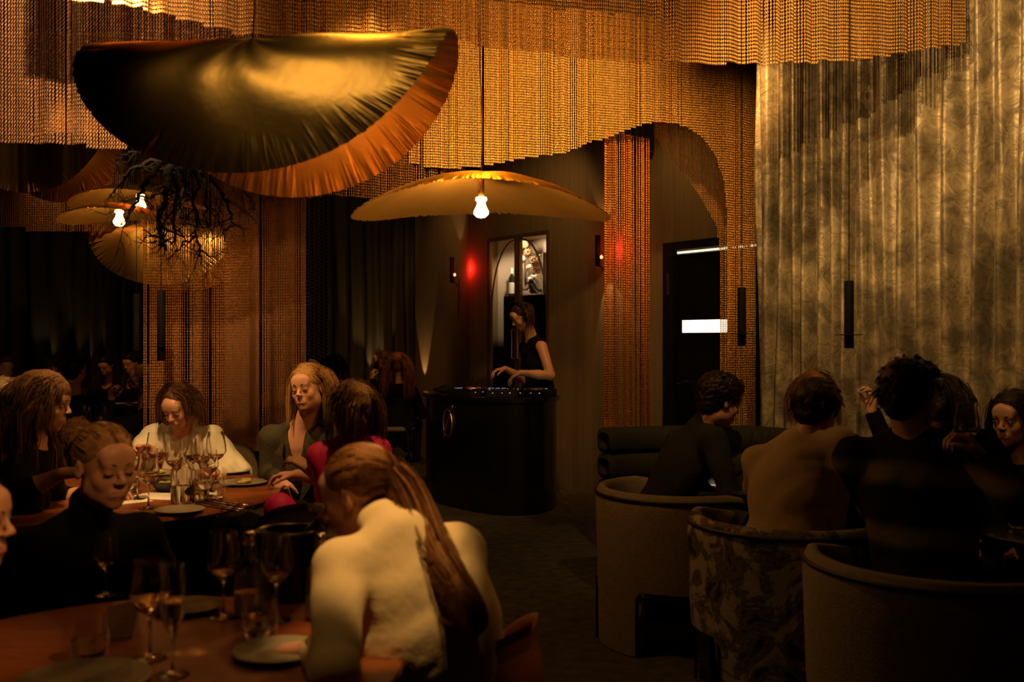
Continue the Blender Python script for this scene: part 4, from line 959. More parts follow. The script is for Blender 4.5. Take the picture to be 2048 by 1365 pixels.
dining_chair('tan chair at the left edge under the woman with wavy hair', -2.12, 4.02, (.9, .1), M_chairwood, bh=.78, wide=1.4)
dining_chair('cream chair of the woman in the white blouse, its back showing beside her', -1.72, 5.62, (0, -1), M_cream, bh=.84, bw=.25, wide=1.3)
dining_chair('dark chair of the woman in the olive blazer', -1.0, 5.0, (-.15, -1), M_green)
dining_chair('dark chair of the woman in hot pink', -.66, 4.25, (-.7, .6), M_green, bh=.7)
dining_chair('chair at the left picture edge of the nearest woman', -1.50, 2.1, (1, .1), M_green, bh=.7)
for x, y, fx, fy, lb in ((-1.70, 12.15, -.9, -.2, 'small far chair of the woman holding a wine glass'), (-1.35, 11.5, 0, 1, 'small far chair with light seat of the woman with long wavy hair'), (-1.75, 9.5, .1, 1, 'far chair of the dark-haired silhouette in front of the grey-green drape'),
                     (-2.75, 7.6, -.9, -.2, 'far chair of the woman drinking'), (-4.95, 12.0, .2, -1, 'far left chair of the bearded man'), (-4.60, 11.9, 0, -1, 'far left chair of the man beside the bearded man'), (-4.95, 10.6, 1, -.2, 'far left chair of the man in the cap'), (-4.3, 9.9, 0, 1, 'far left chair of the man seen from behind'), (-2.9, 11.4, .3, -1, 'far chair behind the brown chain column')):
    dining_chair(lb, x, y, (fx, fy), M_blackmat, M_cream if 'light seat' in lb or 'wine glass' in lb else M_blackmat, bh=.78, group='far dining chairs')

def tub_chair(label, cx, cy, r, face, material, z1=.74, seat=True):
    """barrel chair: curved shell on slab legs with dark piping along the rim"""
    e = empty('tub_chair', label, 'armchair', (cx, cy, 0)); a0 = math.atan2(face[1], face[0]); half = R_(128)
    def ring(rad, a, z): return (cx + rad * math.cos(a), cy + rad * math.sin(a), z)
    nu = 72; th = .07; V = []; Fc = []; angs = [a0 + math.pi + half * (2 * i / (nu - 1) - 1) for i in range(nu)]
    def topz(t): return z1 - .05 * max(0, abs(t) - .7) / .3
    prof = [(0, 0), (0, .25), (0, .5), (0, .8), (.004, .93), (.018, .99), (.035, 1.0), (.052, .99), (.064, .94), (.07, .8), (.07, .5), (.07, .25), (.07, 0)]
    legs = [(-1.0, -.72), (-.20, .20), (.72, 1.0)]
    for i, a in enumerate(angs):
        t = 2 * i / (nu - 1) - 1; d = min([max(l0 - t, t - l1, 0) for l0, l1 in legs]); zb = .005 if d <= 0 else min(.30, .005 + .295 * min(1, d / .035) ** .5)
        for (dr, q) in prof: V.append(ring(r - dr - .015 * (1 - q) * (1 if dr < .03 else 0), a, zb + (topz(t) - zb) * q))
    m = len(prof)
    for i in range(nu - 1):
        for j in range(m): k = (j + 1) % m; Fc.append((i * m + j, (i + 1) * m + j, (i + 1) * m + k, i * m + k))
    Fc.append(list(range(m))); Fc.append([(nu - 1) * m + j for j in range(m)][::-1])
    smooth_angle(MB().add(V, Fc).build('shell', material, e, True), 50)
    MB().tube([ring(r - .003, a, topz(2 * i / (nu - 1) - 1) - .030) for i, a in enumerate(angs)], .0075, 6).build('piping', M_pipe, e, True)
    for (l0, l1) in legs:
        for tt in (l0, l1):
            if abs(tt) < .99:
                a = a0 + math.pi + half * tt; MB().tube([ring(r - .008, a, .01), ring(r - .006, a, .27), ring(r - .005, a + (.05 if tt == l1 else -.05), .298)], .006, 6).build('leg_piping', M_pipe, e, True)
    MB().lathe([(.001, .30), (r - th - .01, .30), (r - th - .004, .34), (r - th - .004, .42), (r - th - .04, .455), (.001, .465)], (cx, cy, 0), 40).build('seat_cushion', material, e, True)
    return e
def marble_fabric():
    m = mat('marbled_fabric', (.4, .3, .17), .85, bump=.3, bscale=60); nt = m.node_tree; N = nt.nodes.new; b = nt.nodes['Principled BSDF']
    tc = N('ShaderNodeTexCoord'); n = N('ShaderNodeTexNoise'); n.inputs['Scale'].default_value = 5.5; n.inputs['Detail'].default_value = 7; n.inputs['Roughness'].default_value = .62; n.inputs['Distortion'].default_value = 1.6
    r = N('ShaderNodeValToRGB'); e = r.color_ramp.elements; e[0].position = .40; e[0].color = (.025, .018, .010, 1); e[1].position = .56; e[1].color = (.36, .27, .16, 1); x = e.new(.47); x.color = (.20, .14, .07, 1); x = e.new(.495); x.color = (.05, .035, .02, 1)
    nt.links.new(tc.outputs['Object'], n.inputs['Vector']); nt.links.new(n.outputs[0], r.inputs[0]); nt.links.new(r.outputs[0], b.inputs['Base Color']); return m
tub_chair('cream barrel armchair with dark piping and slab legs, farthest of the three', .80, 4.78, .40, (.90, .45), M_cream)
tub_chair('barrel armchair in cream fabric with dark marbled pattern, between the two plain ones', 1.105, 3.98, .40, (.5, .86), marble_fabric())
tub_chair('nearest cream barrel armchair with dark piping at the bottom right corner', 1.40, 3.24, .44, (.4, .9), M_cream)

# banquette with horizontal channels
def sofa(label, pts, z0, z1, rows, depth=.16):
    e = empty('banquette', label, 'bench', (pts[0][0], pts[0][1], 0)); P2 = []
    for i in range(len(pts) - 1):
        for j in range(8):
            t = j / 8; p0 = pts[max(i - 1, 0)]; p1 = pts[i]; p2 = pts[i + 1]; p3 = pts[min(i + 2, len(pts) - 1)]
            P2.append([.5 * ((2 * p1[k]) + (-p0[k] + p2[k]) * t + (2 * p0[k] - 5 * p1[k] + 4 * p2[k] - p3[k]) * t * t + (-p0[k] + 3 * p1[k] - 3 * p2[k] + p3[k]) * t ** 3) for k in (0, 1)])
    P2.append(list(pts[-1])); hh = (z1 - z0) / rows
    for k in range(rows):
        zc = z0 + hh * (k + .5); V = []; Fc = []; n = 14
        for i, p in enumerate(P2):
            q0 = P2[max(i - 1, 0)]; q1 = P2[min(i + 1, len(P2) - 1)]; tx, ty = q1[0] - q0[0], q1[1] - q0[1]; L = math.hypot(tx, ty); nx, ny = -ty / L, tx / L
            en = 1 - .35 * (i in (0, len(P2) - 1))
            for j in range(n):
                a = 2 * math.pi * j / n; o_ = depth * .5 * en * np.sign(math.cos(a)) * abs(math.cos(a)) ** .6; z = zc + hh * .5 * en * np.sign(math.sin(a)) * abs(math.sin(a)) ** .6
                V.append((p[0] + nx * o_, p[1] + ny * o_, z))
        for i in range(len(P2) - 1):
            for j in range(n): Fc.append((i * n + j, (i + 1) * n + j, (i + 1) * n + (j + 1) % n, i * n + (j + 1) % n))
        Fc.append(list(range(n))[::-1]); Fc.append([(len(P2) - 1) * n + j for j in range(n)]); MB().add(V, Fc).build('back_channel', M_green, e, True)
    V = []; Fc = []; 
    for i, p in enumerate(P2):
        q0 = P2[max(i - 1, 0)]; q1 = P2[min(i + 1, len(P2) - 1)]; tx, ty = q1[0] - q0[0], q1[1] - q0[1]; L = math.hypot(tx, ty); nx, ny = ty / L, -tx / L
        for (o_, z) in ((.06, .003), (.55, .003), (.58, .20), (.58, .42), (.55, .46), (.06, .46)): V.append((p[0] + nx * o_, p[1] + ny * o_, z))
    for i in range(len(P2) - 1):
        for j in range(6): Fc.append((i * 6 + j, i * 6 + (j + 1) % 6, (i + 1) * 6 + (j + 1) % 6, (i + 1) * 6 + j))
    Fc.append(list(range(6))); Fc.append([(len(P2) - 1) * 6 + j for j in range(6)][::-1]); MB().add(V, Fc).build('seat', M_green, e); return e
sofa('dark green curved banquette with horizontal channels behind the diners on the right', [(.515, 5.60), (.70, 5.70), (.95, 5.74), (1.42, 5.70), (1.72, 5.18), (1.98, 4.70)], .08, .94, 6)
sofa('long dark banquette along the back wall with lights glowing behind its top', [(-6.6, 12.5), (-4.5, 12.5), (-2.8, 12.5), (-1.35, 12.35)], .08, .84, 3)
sofa('dark banquette at the foot of the brown chain column behind the woman in white', [(-2.3, 6.02), (-1.8, 6.04), (-1.2, 6.0), (-.62, 5.86)], .08, .80, 3, .10)
for px in (80, 165, 420, 545, 738, 833):
    b = P(px, 770, 12.68); MB().lathe([(.001, .0), (.03, .0), (.03, .835), (.001, .835)], (b.x, 12.66, 0), 10).build('uplight', M_blackmat)
    put(bpy.context.scene.objects[-1] if False else [o for o in bpy.data.objects if o.name.startswith('uplight')][-1], 'small uplight behind the back wall banquette, ' + {80: 'leftmost of six', 165: 'second from the left', 420: 'left one behind the chain column', 545: 'right one behind the chain column', 738: 'before the grey-green drape', 833: 'at the edge of the velvet wall'}[px], 'lamp', 'uplights behind the back wall banquette')
    spot((b.x, 12.66, .85), (b.x + .02, 12.86, 2.2), {738: 16, 833: 0.5, 420: 26, 545: 18}.get(px, 5), 50, SOFT, .6, .01)

spot((-1.20, 12.30, .80), (-1.02, 12.40, 2.2), 16, 46, SOFT, .35, .01)
# ---- disc jockey booth
bp = [(-.80, 9.30), (-.78, 9.05), (-.66, 8.75), (-.42, 8.42), (-.20, 8.20), (-.02, 8.12), (.14, 8.15), (.28, 8.27), (.37, 8.48), (.40, 8.78), (.20, 8.74), (-.05, 8.72), (-.28, 8.86), (-.45, 9.15), (-.55, 9.45), (-.72, 9.45)]
def smooth_poly(p, it=2):
    for _ in range(it): p = [q for i in range(len(p)) for q in ((.75 * p[i][0] + .25 * p[(i + 1) % len(p)][0], .75 * p[i][1] + .25 * p[(i + 1) % len(p)][1]), (.25 * p[i][0] + .75 * p[(i + 1) % len(p)][0], .25 * p[i][1] + .75 * p[(i + 1) % len(p)][1]))]
    return p
bps = smooth_poly(bp); cxy = (sum(p[0] for p in bps) / len(bps), sum(p[1] for p in bps) / len(bps))
booth = empty('disc_jockey_booth', 'glossy black curved counter of the disc jockey in front of the display cabinet', 'counter', (cxy[0], cxy[1], 0))
smooth_angle(MB().prism(bps, .005, .925).build('counter_body', M_black, booth), 30)
bg = [(cxy[0] + (p[0] - cxy[0]) * 1.05, cxy[1] + (p[1] - cxy[1]) * 1.05) for p in bps]
smooth_angle(MB().prism(bg, .925, .96).build('counter_top', M_black, booth), 30)
# brass emblem: slashed oval
def booth_pt(u, z, out=.012):
    a = Vector((-.66, 8.75)); b = Vector((-.42, 8.42)); d = (b - a).normalized(); n = Vector((d.y, -d.x)); n = n if n.y < 0 else -n; p = (a + b) / 2 + d * u + n * (out + .0); return Vector((p.x, p.y, z))
zc = .72; em = MB(); em.tube([booth_pt(.068 * math.cos(t) - .012, zc + .118 * math.sin(t), .010) for t in np.linspace(0, 2 * math.pi, 28)[:-1]], [.004 + .006 * abs(math.cos(t + .5)) for t in np.linspace(0, 2 * math.pi, 28)[:-1]], 6, True)
em.tube([booth_pt(-.085 + .16 * t, zc - .155 + .31 * t + .02 * math.sin(t * 3), .014) for t in np.linspace(0, 1, 10)], [.004, .007, .009, .010, .009, .008, .007, .006, .005, .003], 6)
em.build('emblem', M_brass, booth, True)
def device(label, name, x, y, sx, sy, sz, rz, knobs=0, screen=None, platter=False):
    e = empty(name, label, 'music equipment', (x, y, .96), rz); T = Matrix.Translation((x, y, .96)) @ Matrix.Rotation(rz, 4, 'Z')
    MB().box(None, (sx, sy, sz), M=T @ Matrix.Translation((0, 0, sz / 2 + .001)), bev=.004).build('housing', M_blackmat, e)
    if platter:
        MB().lathe([(.001, 0), (.085, 0), (.085, .010), (.075, .014), (.001, .014)], M=T @ Matrix.Translation((0, -.02, sz + .001)), n=28).build('platter', M_steel, e, True)
    for i in range(knobs):
        kx = -sx / 2 + .03 + (i % 5) * (sx - .06) / 4; ky = -sy / 2 + .03 + (i // 5) * .045
        MB().lathe([(.001, 0), (.007, 0), (.006, .014), (.001, .014)], M=T @ Matrix.Translation((kx, ky, sz + .001)), n=8).build('knob', M_steel if i % 5 else mat('lit_knob', (.1, .4, 1), emit=.15, ecol=(.25, .5, 1)), e, True)
    if screen: MB().box(None, (sx * .5, .05, .003), M=T @ Matrix.Translation((0, sy / 2 - .05, sz + .003))).build('screen', screen, e)
    for i, (dx, c) in enumerate(((-.3, (1, .45, .1)), (.0, (.3, .45, 1)), (.25, (.9, .6, 1)))):
        MB().box(None, (.008, .005, .006), M=T @ Matrix.Translation((dx * sx, -sy / 2 - .003, sz * .6))).build('indicator_light', mat('indicator_%d' % i, c, emit=.7, ecol=c), e)
scrg = mat('green_screen', (.1, .8, .4), emit=.35, ecol=(.2, .9, .5)); scrb = mat('blue_screen', (.1, .3, .9), emit=.3, ecol=(.25, .5, 1))
device('black media player with silver platter at the right end of the counter', 'media_player', .20, 8.50, .30, .34, .055, -.25, 5, scrg, True)
device('black mixer with rows of small knobs in the middle of the counter', 'mixer', -.10, 8.46, .26, .34, .06, .1, 15, scrb)
device('black media player with platter at the left part of the counter', 'media_player', -.36, 8.66, .28, .32, .055, .75, 5, scrb, True)
hd_ = SDF(); c = P(887, 772, 9.1); c.z = .985
hd_.ell(c, (.10, .07, .025), None, .02); hd_.ell(c + Vector((.03, 0, .025)), (.05, .04, .02), None, .03); V, Fc = hd_.mesh(.008); put(mesh_obj('pouch', V, Fc, M_blackmat), 'soft dark pouch lying at the left end of the counter', 'bag')
lamp_ = P(942, 760, 8.95); MB().tube([(lamp_.x, 8.95, .962), (lamp_.x, 8.95, 1.06), (lamp_.x + .02, 8.93, 1.10)], [.02, .006, .008], 8).build('microphone', M_blackmat); put(bpy.data.objects['microphone'], 'small black microphone standing on the counter left of the mixer', 'microphone')

# ================================================================== TABLEWARE
def at(px, py, z=TZ): Y = (CZ - z) * F / (py - 682.5); return Vector(((px - 1024) / F * Y, Y, z + .0008))
def glassware(kind, p, label, fill=None, level=.35, s=1.0, tilt=None, group=None):
    name = {'wine': 'wine_glass', 'flute': 'flute_glass', 'tumbler': 'tumbler', 'carafe': 'carafe'}[kind]
    e = empty(name, label, 'glass' if kind != 'carafe' else 'carafe', p, 0, group)
    M = Matrix.Translation(p) @ (tilt if tilt is not None else Matrix.Identity(4)) @ Matrix.Scale(s, 4)
    if kind == 'wine':
        o_ = [(.001, 0), (.036, .0008), (.037, .002), (.010, .006), (.0038, .014), (.0034, .085), (.008, .096), (.030, .112), (.044, .135), (.043, .16), (.034, .222), (.0328, .222), (.0415, .16), (.0425, .136), (.029, .1145), (.006, .101), (.001, .1005)]; lv = [(.0055, .1012), (.0285, .1150), (.041, .135)]
    elif kind == 'flute':
        o_ = [(.001, 0), (.033, .0008), (.034, .002), (.008, .006), (.0036, .012), (.0034, .07), (.010, .085), (.022, .12), (.0255, .16), (.022, .225), (.021, .225), (.0242, .16), (.0205, .121), (.008, .088), (.001, .087)]; lv = [(.0075, .089), (.020, .122), (.0235, .15)]
    elif kind == 'tumbler':
        o_ = [(.001, 0), (.030, 0), (.036, .006), (.041, .03), (.041, .05), (.036, .095), (.0347, .095), (.0395, .05), (.0395, .03), (.034, .009), (.001, .008)]; lv = [(.033, .0095), (.039, .03), (.039, .045)]
    else:
        o_ = [(.001, 0), (.046, 0), (.050, .005), (.050, .13), (.040, .155), (.016, .175), (.014, .205), (.018, .215), (.0165, .215), (.0125, .205), (.014, .174), (.038, .152), (.048, .129), (.048, .008), (.001, .007)]; lv = [(.0475, .0085), (.0475, .02), (.0475, .075)]
    ob = smooth_angle(MB().lathe(o_, M=M, n=32).build('glass_body' if kind != 'carafe' else 'flask', M_glass, e, True), 50)
    if fill is not None:
        z_hi = lv[0][1] + (lv[2][1] - lv[0][1]) * level * 2; z_hi = min(z_hi, lv[2][1]); rr = np.interp(z_hi, [l[1] for l in lv], [l[0] for l in lv])
        pr = [(.001, lv[0][1])] + [(l[0] - .0004, l[1]) for l in lv if l[1] < z_hi] + [(rr - .0004, z_hi), (.001, z_hi)]
        smooth_angle(MB().lathe(pr, M=M, n=32).build('drink', fill, e, True), 50)
    return e
def plate(p, r, label, material=None, food=False, deep=.012):
    e = empty('plate' if deep < .03 else 'bowl', label, 'plate' if deep < .03 else 'bowl', p)
    MB().lathe([(.001, .001), (r * .55, .001), (r * .6, .003), (r * .97, deep), (r, deep + .002), (r * .97, deep + .004), (r * .62, .009), (.001, .008)], tuple(p), 40).build('dish', material or M_plate, e, True)
    if food:
        f_ = SDF(); g = np.random.default_rng(int(p[0] * 1000) & 255)
        for i in range(9): a = g.uniform(0, 6.28); q = g.uniform(0, r * .42); f_.ell((p[0] + q * math.cos(a), p[1] + q * math.sin(a), p[2] + .014 + g.uniform(0, deep * .6)), (r * .16, r * .13, .008), None, .006)
        V, Fc = f_.mesh(.005, foldnoise(.003, 120, 1)); mesh_obj('food', V, Fc, M_food, e)
    return e
# far round table
glassware('wine', at(297, 1018), 'clear wine glass half full of water, front left on the far round table', M_water, .5)
glassware('carafe', at(366, 1006), 'glass water carafe with lemon beside the white papers on the far round table', M_water, .5)
lem = at(385, 1006); MB().lathe([(.001, -.004), (.018, -.003), (.018, .003), (.001, .004)], M=Matrix.Translation(at(368, 1006) + Vector((.02, .0, .05))) @ Matrix.Rotation(1.2, 4, 'X'), n=14).build('lemon_slice', mat('lemon', (.8, .6, .08), .5), None, True); put(bpy.data.objects['lemon_slice'], 'lemon slice floating in the water carafe', 'lemon')
for px, by, f_, lv_, sc_, lb in ((313, 968, M_rose, .45, 1.1, 'wine glass with rose wine in front of the right hand of the woman in white'), (349, 978, M_wine, .4, 1.0, 'wine glass with white wine in front of the woman in white'),
                              (404, 972, M_wine, .5, 1.0, 'wine glass with white wine left of the pair near the plates'), (432, 966, M_wine, .3, 1.1, 'large wine glass closest to the food plates'), (386, 962, M_redw, .5, .9, 'wine glass with dark red wine behind the carafe'),
                              (420, 985, M_rose, .4, .85, 'short-stemmed glass of rose wine behind the cutlery'), (275, 1000, None, 0, .95, 'empty wine glass at the left beside the bun of the sitting person'), (150, 905, M_wine, .4, 1.0, 'wine glass near the elbow of the woman with wavy hair')):
    glassware('wine', at(px, by), lb, f_, lv_, sc_)
for px, by, f_, lb in ((398, 1004, M_water, 'water tumbler right of the carafe'), (408, 982, M_water, 'water tumbler behind the one beside the carafe'), (392, 962, None, 'empty tumbler in the middle of the glasses'), (262, 985, M_water, 'water tumbler left of the salad bowl'), (430, 1000, None, 'clear tumbler above the cutlery on the far round table')):
    glassware('tumbler', at(px, by), lb, f_, .6)
plate(at(488, 970), .110, 'grey-green plate with leftovers near the olive blazer', food=True); plate(at(460, 947), .105, 'grey-green plate with salad at the far side of the table', food=True)
plate(at(359, 1026), .098, 'empty pale grey plate nearest on the far round table', mat('pale_plate', (.40, .33, .23), .4, bump=.1, var=.15))
plate(at(318, 952), .095, 'dark rimmed plate with salad in front of the woman in white', M_plate, True)
plate(at(333, 984), .070, 'dark bowl with salad standing on the white papers', M_plated, True, .045)
def sheet(label, p, w_, d_, rz, name='menu_sheet', cat='paper', material=None): put(MB().box((p.x, p.y, p.z + .0012), (w_, d_, .0016), rz).build(name, material or M_paper), label, cat)
sheet('white paper menu under the salad bowl on the far table', at(322, 994), .24, .17, -.25); sheet('white paper menu sticking out right of the carafe', at(388, 990), .20, .15, .35)
sheet('pale paper napkin at the left rim of the far table', at(262, 1005), .15, .10, .8, 'napkin', 'napkin', M_paper)
def cutlery(label, a, b, kind):
    d = (b - a); L = d.length; d.normalize(); up = Vector((0, 0, 1)); s_ = d.cross(up); m = MB(); z = Vector((0, 0, .004))
    m.tube([a + z, a + d * L * .3 + z, a + d * L * .62 + z], [.005, .0042, .003], 6)
    if kind == 'fork':
        for k in (-1.5, -.5, .5, 1.5): m.tube([a + d * L * .62 + z, a + d * L * .74 + s_ * k * .005 + z, b + s_ * k * .005 + z], [.0025, .002, .0012], 4)
    else: m.tube([a + d * L * .6 + z, a + d * L * .8 + z + s_ * .002, b + z], [.004, .006, .001], 6)
    put(m.build(kind, M_steel, None, True), label, kind)
for i, k in enumerate(('knife', 'fork', 'knife', 'fork')):
    cutlery(('steel %s, ' % k) + ('outermost', 'second', 'third', 'innermost')[i] + ' of the cutlery row near the rim of the far table', at(392 + i * 5, 1010 - i * 4) , at(478 + i * 5, 1025 - i * 4), k)
# near round table
def stopper_bottle(p, label, s=1.0):
    e = empty('water_bottle', label, 'bottle', p); M = Matrix.Translation(p) @ Matrix.Scale(s, 4)
    MB().lathe([(.001, 0), (.034, 0), (.037, .004), (.037, .10), (.033, .122), (.014, .142), (.012, .168), (.0155, .17), (.0155, .176), (.0105, .177), (.0105, .143), (.031, .12), (.0350, .10), (.0350, .008), (.001, .007)], M=M, n=28).build('bottle_glass', M_glass, e, True); smooth_angle([o for o in bpy.data.objects if o.parent == e][0], 50)
    smooth_angle(MB().lathe([(.001, .0085), (.0346, .0085), (.0346, .06), (.001, .06)], M=M, n=28).build('water', M_water, e, True), 50)
    MB().lathe([(.001, .165), (.009, .166), (.0095, .178), (.014, .182), (.0155, .192), (.012, .203), (.001, .205)], M=M, n=18).build('stopper', M_steel, e, True)
stopper_bottle(at(499, 1232), 'clear water bottle with round stopper, left of the ice bucket', 1.02); stopper_bottle(at(642, 1238), 'clear water bottle with round stopper at the elbow of the woman with the ponytail', 1.02)
for px, by, f_, lv_, sc_, lb in ((447, 1236, M_wine, .25, .95, 'wine glass with a little white wine left of the left water bottle'), (553, 1243, M_wine, .25, .95, 'wine glass with a little white wine between the two water bottles'),
                              (300, 1318, M_wine, .5, .95, 'wine glass with white wine beside the tall flute glass'), (212, 1192, M_wine, .2, .75, 'wine glass standing before the black shirt of the person with the bun'), (660, 1215, M_wine, .3, .9, 'wine glass hidden between the second water bottle and the sleeve')):
    glassware('wine', at(px, by), lb, f_, lv_, sc_)
glassware('flute', at(345, 1352), 'tall flute glass in the front middle of the nearest table', M_wine, .5, 1.0)
glassware('tumbler', at(178, 1322), 'rounded tumbler with water, frontmost left on the nearest table', M_water, .6); glassware('tumbler', at(520, 1280), 'rounded tumbler in front of the left water bottle', M_water, .4)
plate(at(378, 1222), .085, 'dark empty plate at the far rim of the nearest table', M_plated); plate(at(556, 1312), .098, 'grey-green plate beside the hand of the woman with the ponytail'); plate(at(165, 1372), .13, 'large grey-green plate cut by the bottom picture edge')
nk_ = at(232, 1280); m = MB(); m.add([(nk_.x - .034, nk_.y, TZ + .001), (nk_.x + .034, nk_.y + .012, TZ + .001), (nk_.x + .042, nk_.y + .03, TZ + .082), (nk_.x - .03, nk_.y + .02, TZ + .070), (nk_.x - .030, nk_.y + .05, TZ + .001), (nk_.x + .03, nk_.y + .055, TZ + .001), (nk_.x + .040, nk_.y + .036, TZ + .080), (nk_.x - .03, nk_.y + .028, TZ + .069)], [(0, 1, 2, 3), (5, 4, 7, 6), (1, 5, 6, 2), (4, 0, 3, 7), (3, 2, 6, 7), (0, 4, 5, 1)])
put(m.build('folded_napkin', M_napkin), 'linen napkin folded upright beside the glass of the person with the bun', 'napkin')
ib = at(577, 1196); e = empty('ice_bucket', 'black ice bucket on the far rim of the nearest table', 'ice bucket', ib)
MB().lathe([(.001, 0), (.066, 0), (.068, .004), (.084, .175), (.088, .18), (.084, .184), (.078, .178), (.062, .01), (.001, .010)], tuple(ib), 40).build('bucket', M_black, e, True)
bt = empty('champagne_bottle', 'dark bottle with gold foil neck leaning in the ice bucket', 'bottle', ib + Vector((.01, 0, .02)))
M = Matrix.Translation(ib + Vector((-.01, .01, .03))) @ Matrix.Rotation(R_(30), 4, 'Y')
MB().lathe([(.001, 0), (.036, .002), (.038, .01), (.038, .12), (.030, .16), (.016, .20), (.014, .24), (.001, .24)], M=M, n=22).build('bottle_glass', M_bottle, bt, True)
MB().lathe([(.001, .252), (.0175, .25), (.018, .21), (.0165, .195), (.0155, .196), (.0155, .205), (.001, .21)], M=M, n=22).build('gold_foil', M_gold, bt, True)
# right hand tables
glassware('wine', Vector((P(1518, 0, 5.0).x, 5.0, TZ + .0008)), 'wine glass with red wine left of the man in the beige sweater', M_redw, .5, 1.0)
glassware('wine', Vector((P(1562, 0, 4.92).x, 4.92, TZ + .0008)), 'wine glass half hidden by the head of the man in the beige sweater', M_wine, .3, 1.0)
glassware('wine', P(1936, 938, 3.36), 'wine glass raised by the hand of the person in the striped sweater', M_wine, .3, 1.0)
glassware('tumbler', Vector((P(2036, 0, 3.62).x, 3.62, TZ + .0008)), 'water tumbler at the right picture edge', M_water, .6)
plate(Vector((2.0, 3.72, TZ + .001)), .09, 'dark plate on the table at the right edge', M_plated)
# far tables
for k, (x, y, lb) in enumerate(((-3.0, 7.0, 'left'), (-2.93, 7.1, 'middle'), (-3.12, 7.2, 'back'))): glassware('wine', Vector((x, y, TZ + .001)), 'wine glass on the small dark table at the far left, the %s one' % lb, M_wine, .3)
plate(Vector((-4.2, 10.6, TZ + .001)), .10, 'small white plate on the table of the bearded man, left one', M_white); plate(Vector((-4.0, 10.75, TZ + .001)), .10, 'small white plate on the table of the bearded man, right one', M_white)
glassware('wine', P(752, 755, 11.85), 'wine glass held up by the far woman in profile', M_wine, .4, 1.0); plate(Vector((-1.62, 11.6, TZ + .001)), .1, 'white plate on the far table of the two women', M_white)
glassware('wine', P(233, 785, 7.45), 'wine glass tilted at the lips of the drinking woman', M_wine, .4, 1.1, Matrix.Rotation(R_(62), 4, 'Y'))

# ================================================================== PEOPLE
def stripes():
    m = mat('striped_wool', (.02, .016, .010), .95, bump=.5, bscale=150); nt = m.node_tree; N = nt.nodes.new; b = nt.nodes['Principled BSDF']
    tc = N('ShaderNodeTexCoord'); sp = N('ShaderNodeSeparateXYZ'); w_ = N('ShaderNodeMath'); w_.operation = 'PINGPONG'; w_.inputs[1].default_value = .1
    ns = N('ShaderNodeTexNoise'); ns.inputs['Scale'].default_value = 6; ad = N('ShaderNodeMath'); ad.operation = 'MULTIPLY_ADD'; ad.inputs[1].default_value = .05
    nt.links.new(tc.outputs['Object'], sp.inputs[0]); nt.links.new(tc.outputs['Object'], ns.inputs['Vector']); nt.links.new(ns.outputs[0], ad.inputs[0]); nt.links.new(sp.outputs[2], ad.inputs[2]); nt.links.new(ad.outputs[0], w_.inputs[0])
    r = N('ShaderNodeValToRGB'); e = r.color_ramp.elements; e[0].position = .15; e[0].color = (.11, .075, .028, 1); e[1].position = .46; e[1].color = (.008, .006, .004, 1)
    ml = N('ShaderNodeMath'); ml.operation = 'MULTIPLY'; ml.inputs[1].default_value = 10.0; nt.links.new(w_.outputs[0], ml.inputs[0]); nt.links.new(ml.outputs[0], r.inputs[0]); nt.links.new(r.outputs[0], b.inputs['Base Color']); return m
def earring(info, s_, o_root):
    c = info['LH'](s_ * .086, 0, -.045); m = MB(); m.lathe([(.001, -.006), (.006, 0), (.001, .006)], tuple(c), 8); m.build('earring', M_steel, o_root, True)
# --- near table
tl = [P(788, 950, 2.36), P(822, 985, 2.36), P(842, 1045, 2.32), P(872, 1110, 2.24), P(905, 1165, 2.19), P(935, 1215, 2.16), P(950, 1250, 2.15)]
pr, inf = person('woman with long chestnut ponytail in a cream shirt leaning over the nearest table', P(718, 986, 2.38), (-.90, .35, -.30), P(806, 1118, 2.28), (-.60, .80), (-.15, 2.32, .49),
    [dict(side='L', at=P(622, 1300, 2.15), el=P(668, 1345, 1.98), d=(-.9, .35, -.12), n=(0, 0, -1), curl=.35), dict(side='R', at=(-.36, 2.50, .785), d=(-1, -.1, -.05), curl=.4, pole=(.3, .5, -.8))],
    top=C_cream, hairst=dict(style='tied', tail=tl, detail=1.5, seed=4, vol=.85, h=.004, thick=.0010), hairmat=M_hairchest, h=.0045, skin=M_skinA, fold=.0042, ff=24, loose=.035, sc=1.0, bulk=1.08, armr=.96, neck='turtle')
pr, inf = person('person with hair in a small bun wearing a black sweater, between the two round tables', P(210, 932, 2.90), (.74, -.65, -.14), P(166, 1085, 2.99), (.62, -.78), (-1.34, 3.14, .49), [],
    sex='m', top=C_black, hairst=dict(style='bun', tail=np.array(P(153, 870, 2.99)), detail=1.2, seed=6, h=.004), hairmat=mat('slick_blond_brown_hair', (.27, .135, .05), .45, bump=.3, bscale=60, var=.3, vscale=60), h=.0055, skin_h=.0045, face=True, neck='turtle', eyes='closed')
pr, inf = person('nearest woman at the left picture edge, face in profile, long chestnut hair', P(-75, 1040, 2.10), (1, .1, -.06), P(-150, 1265, 2.10), (.95, .1), (-1.48, 2.10, .48), [], top=C_char,
    hairst=dict(style='long', length=.34, detail=1.2, seed=8, part=0, h=.004, wave=.12, thick=.0010), hairmat=M_hairchest, h=.006, skin_h=.0045, face=True)
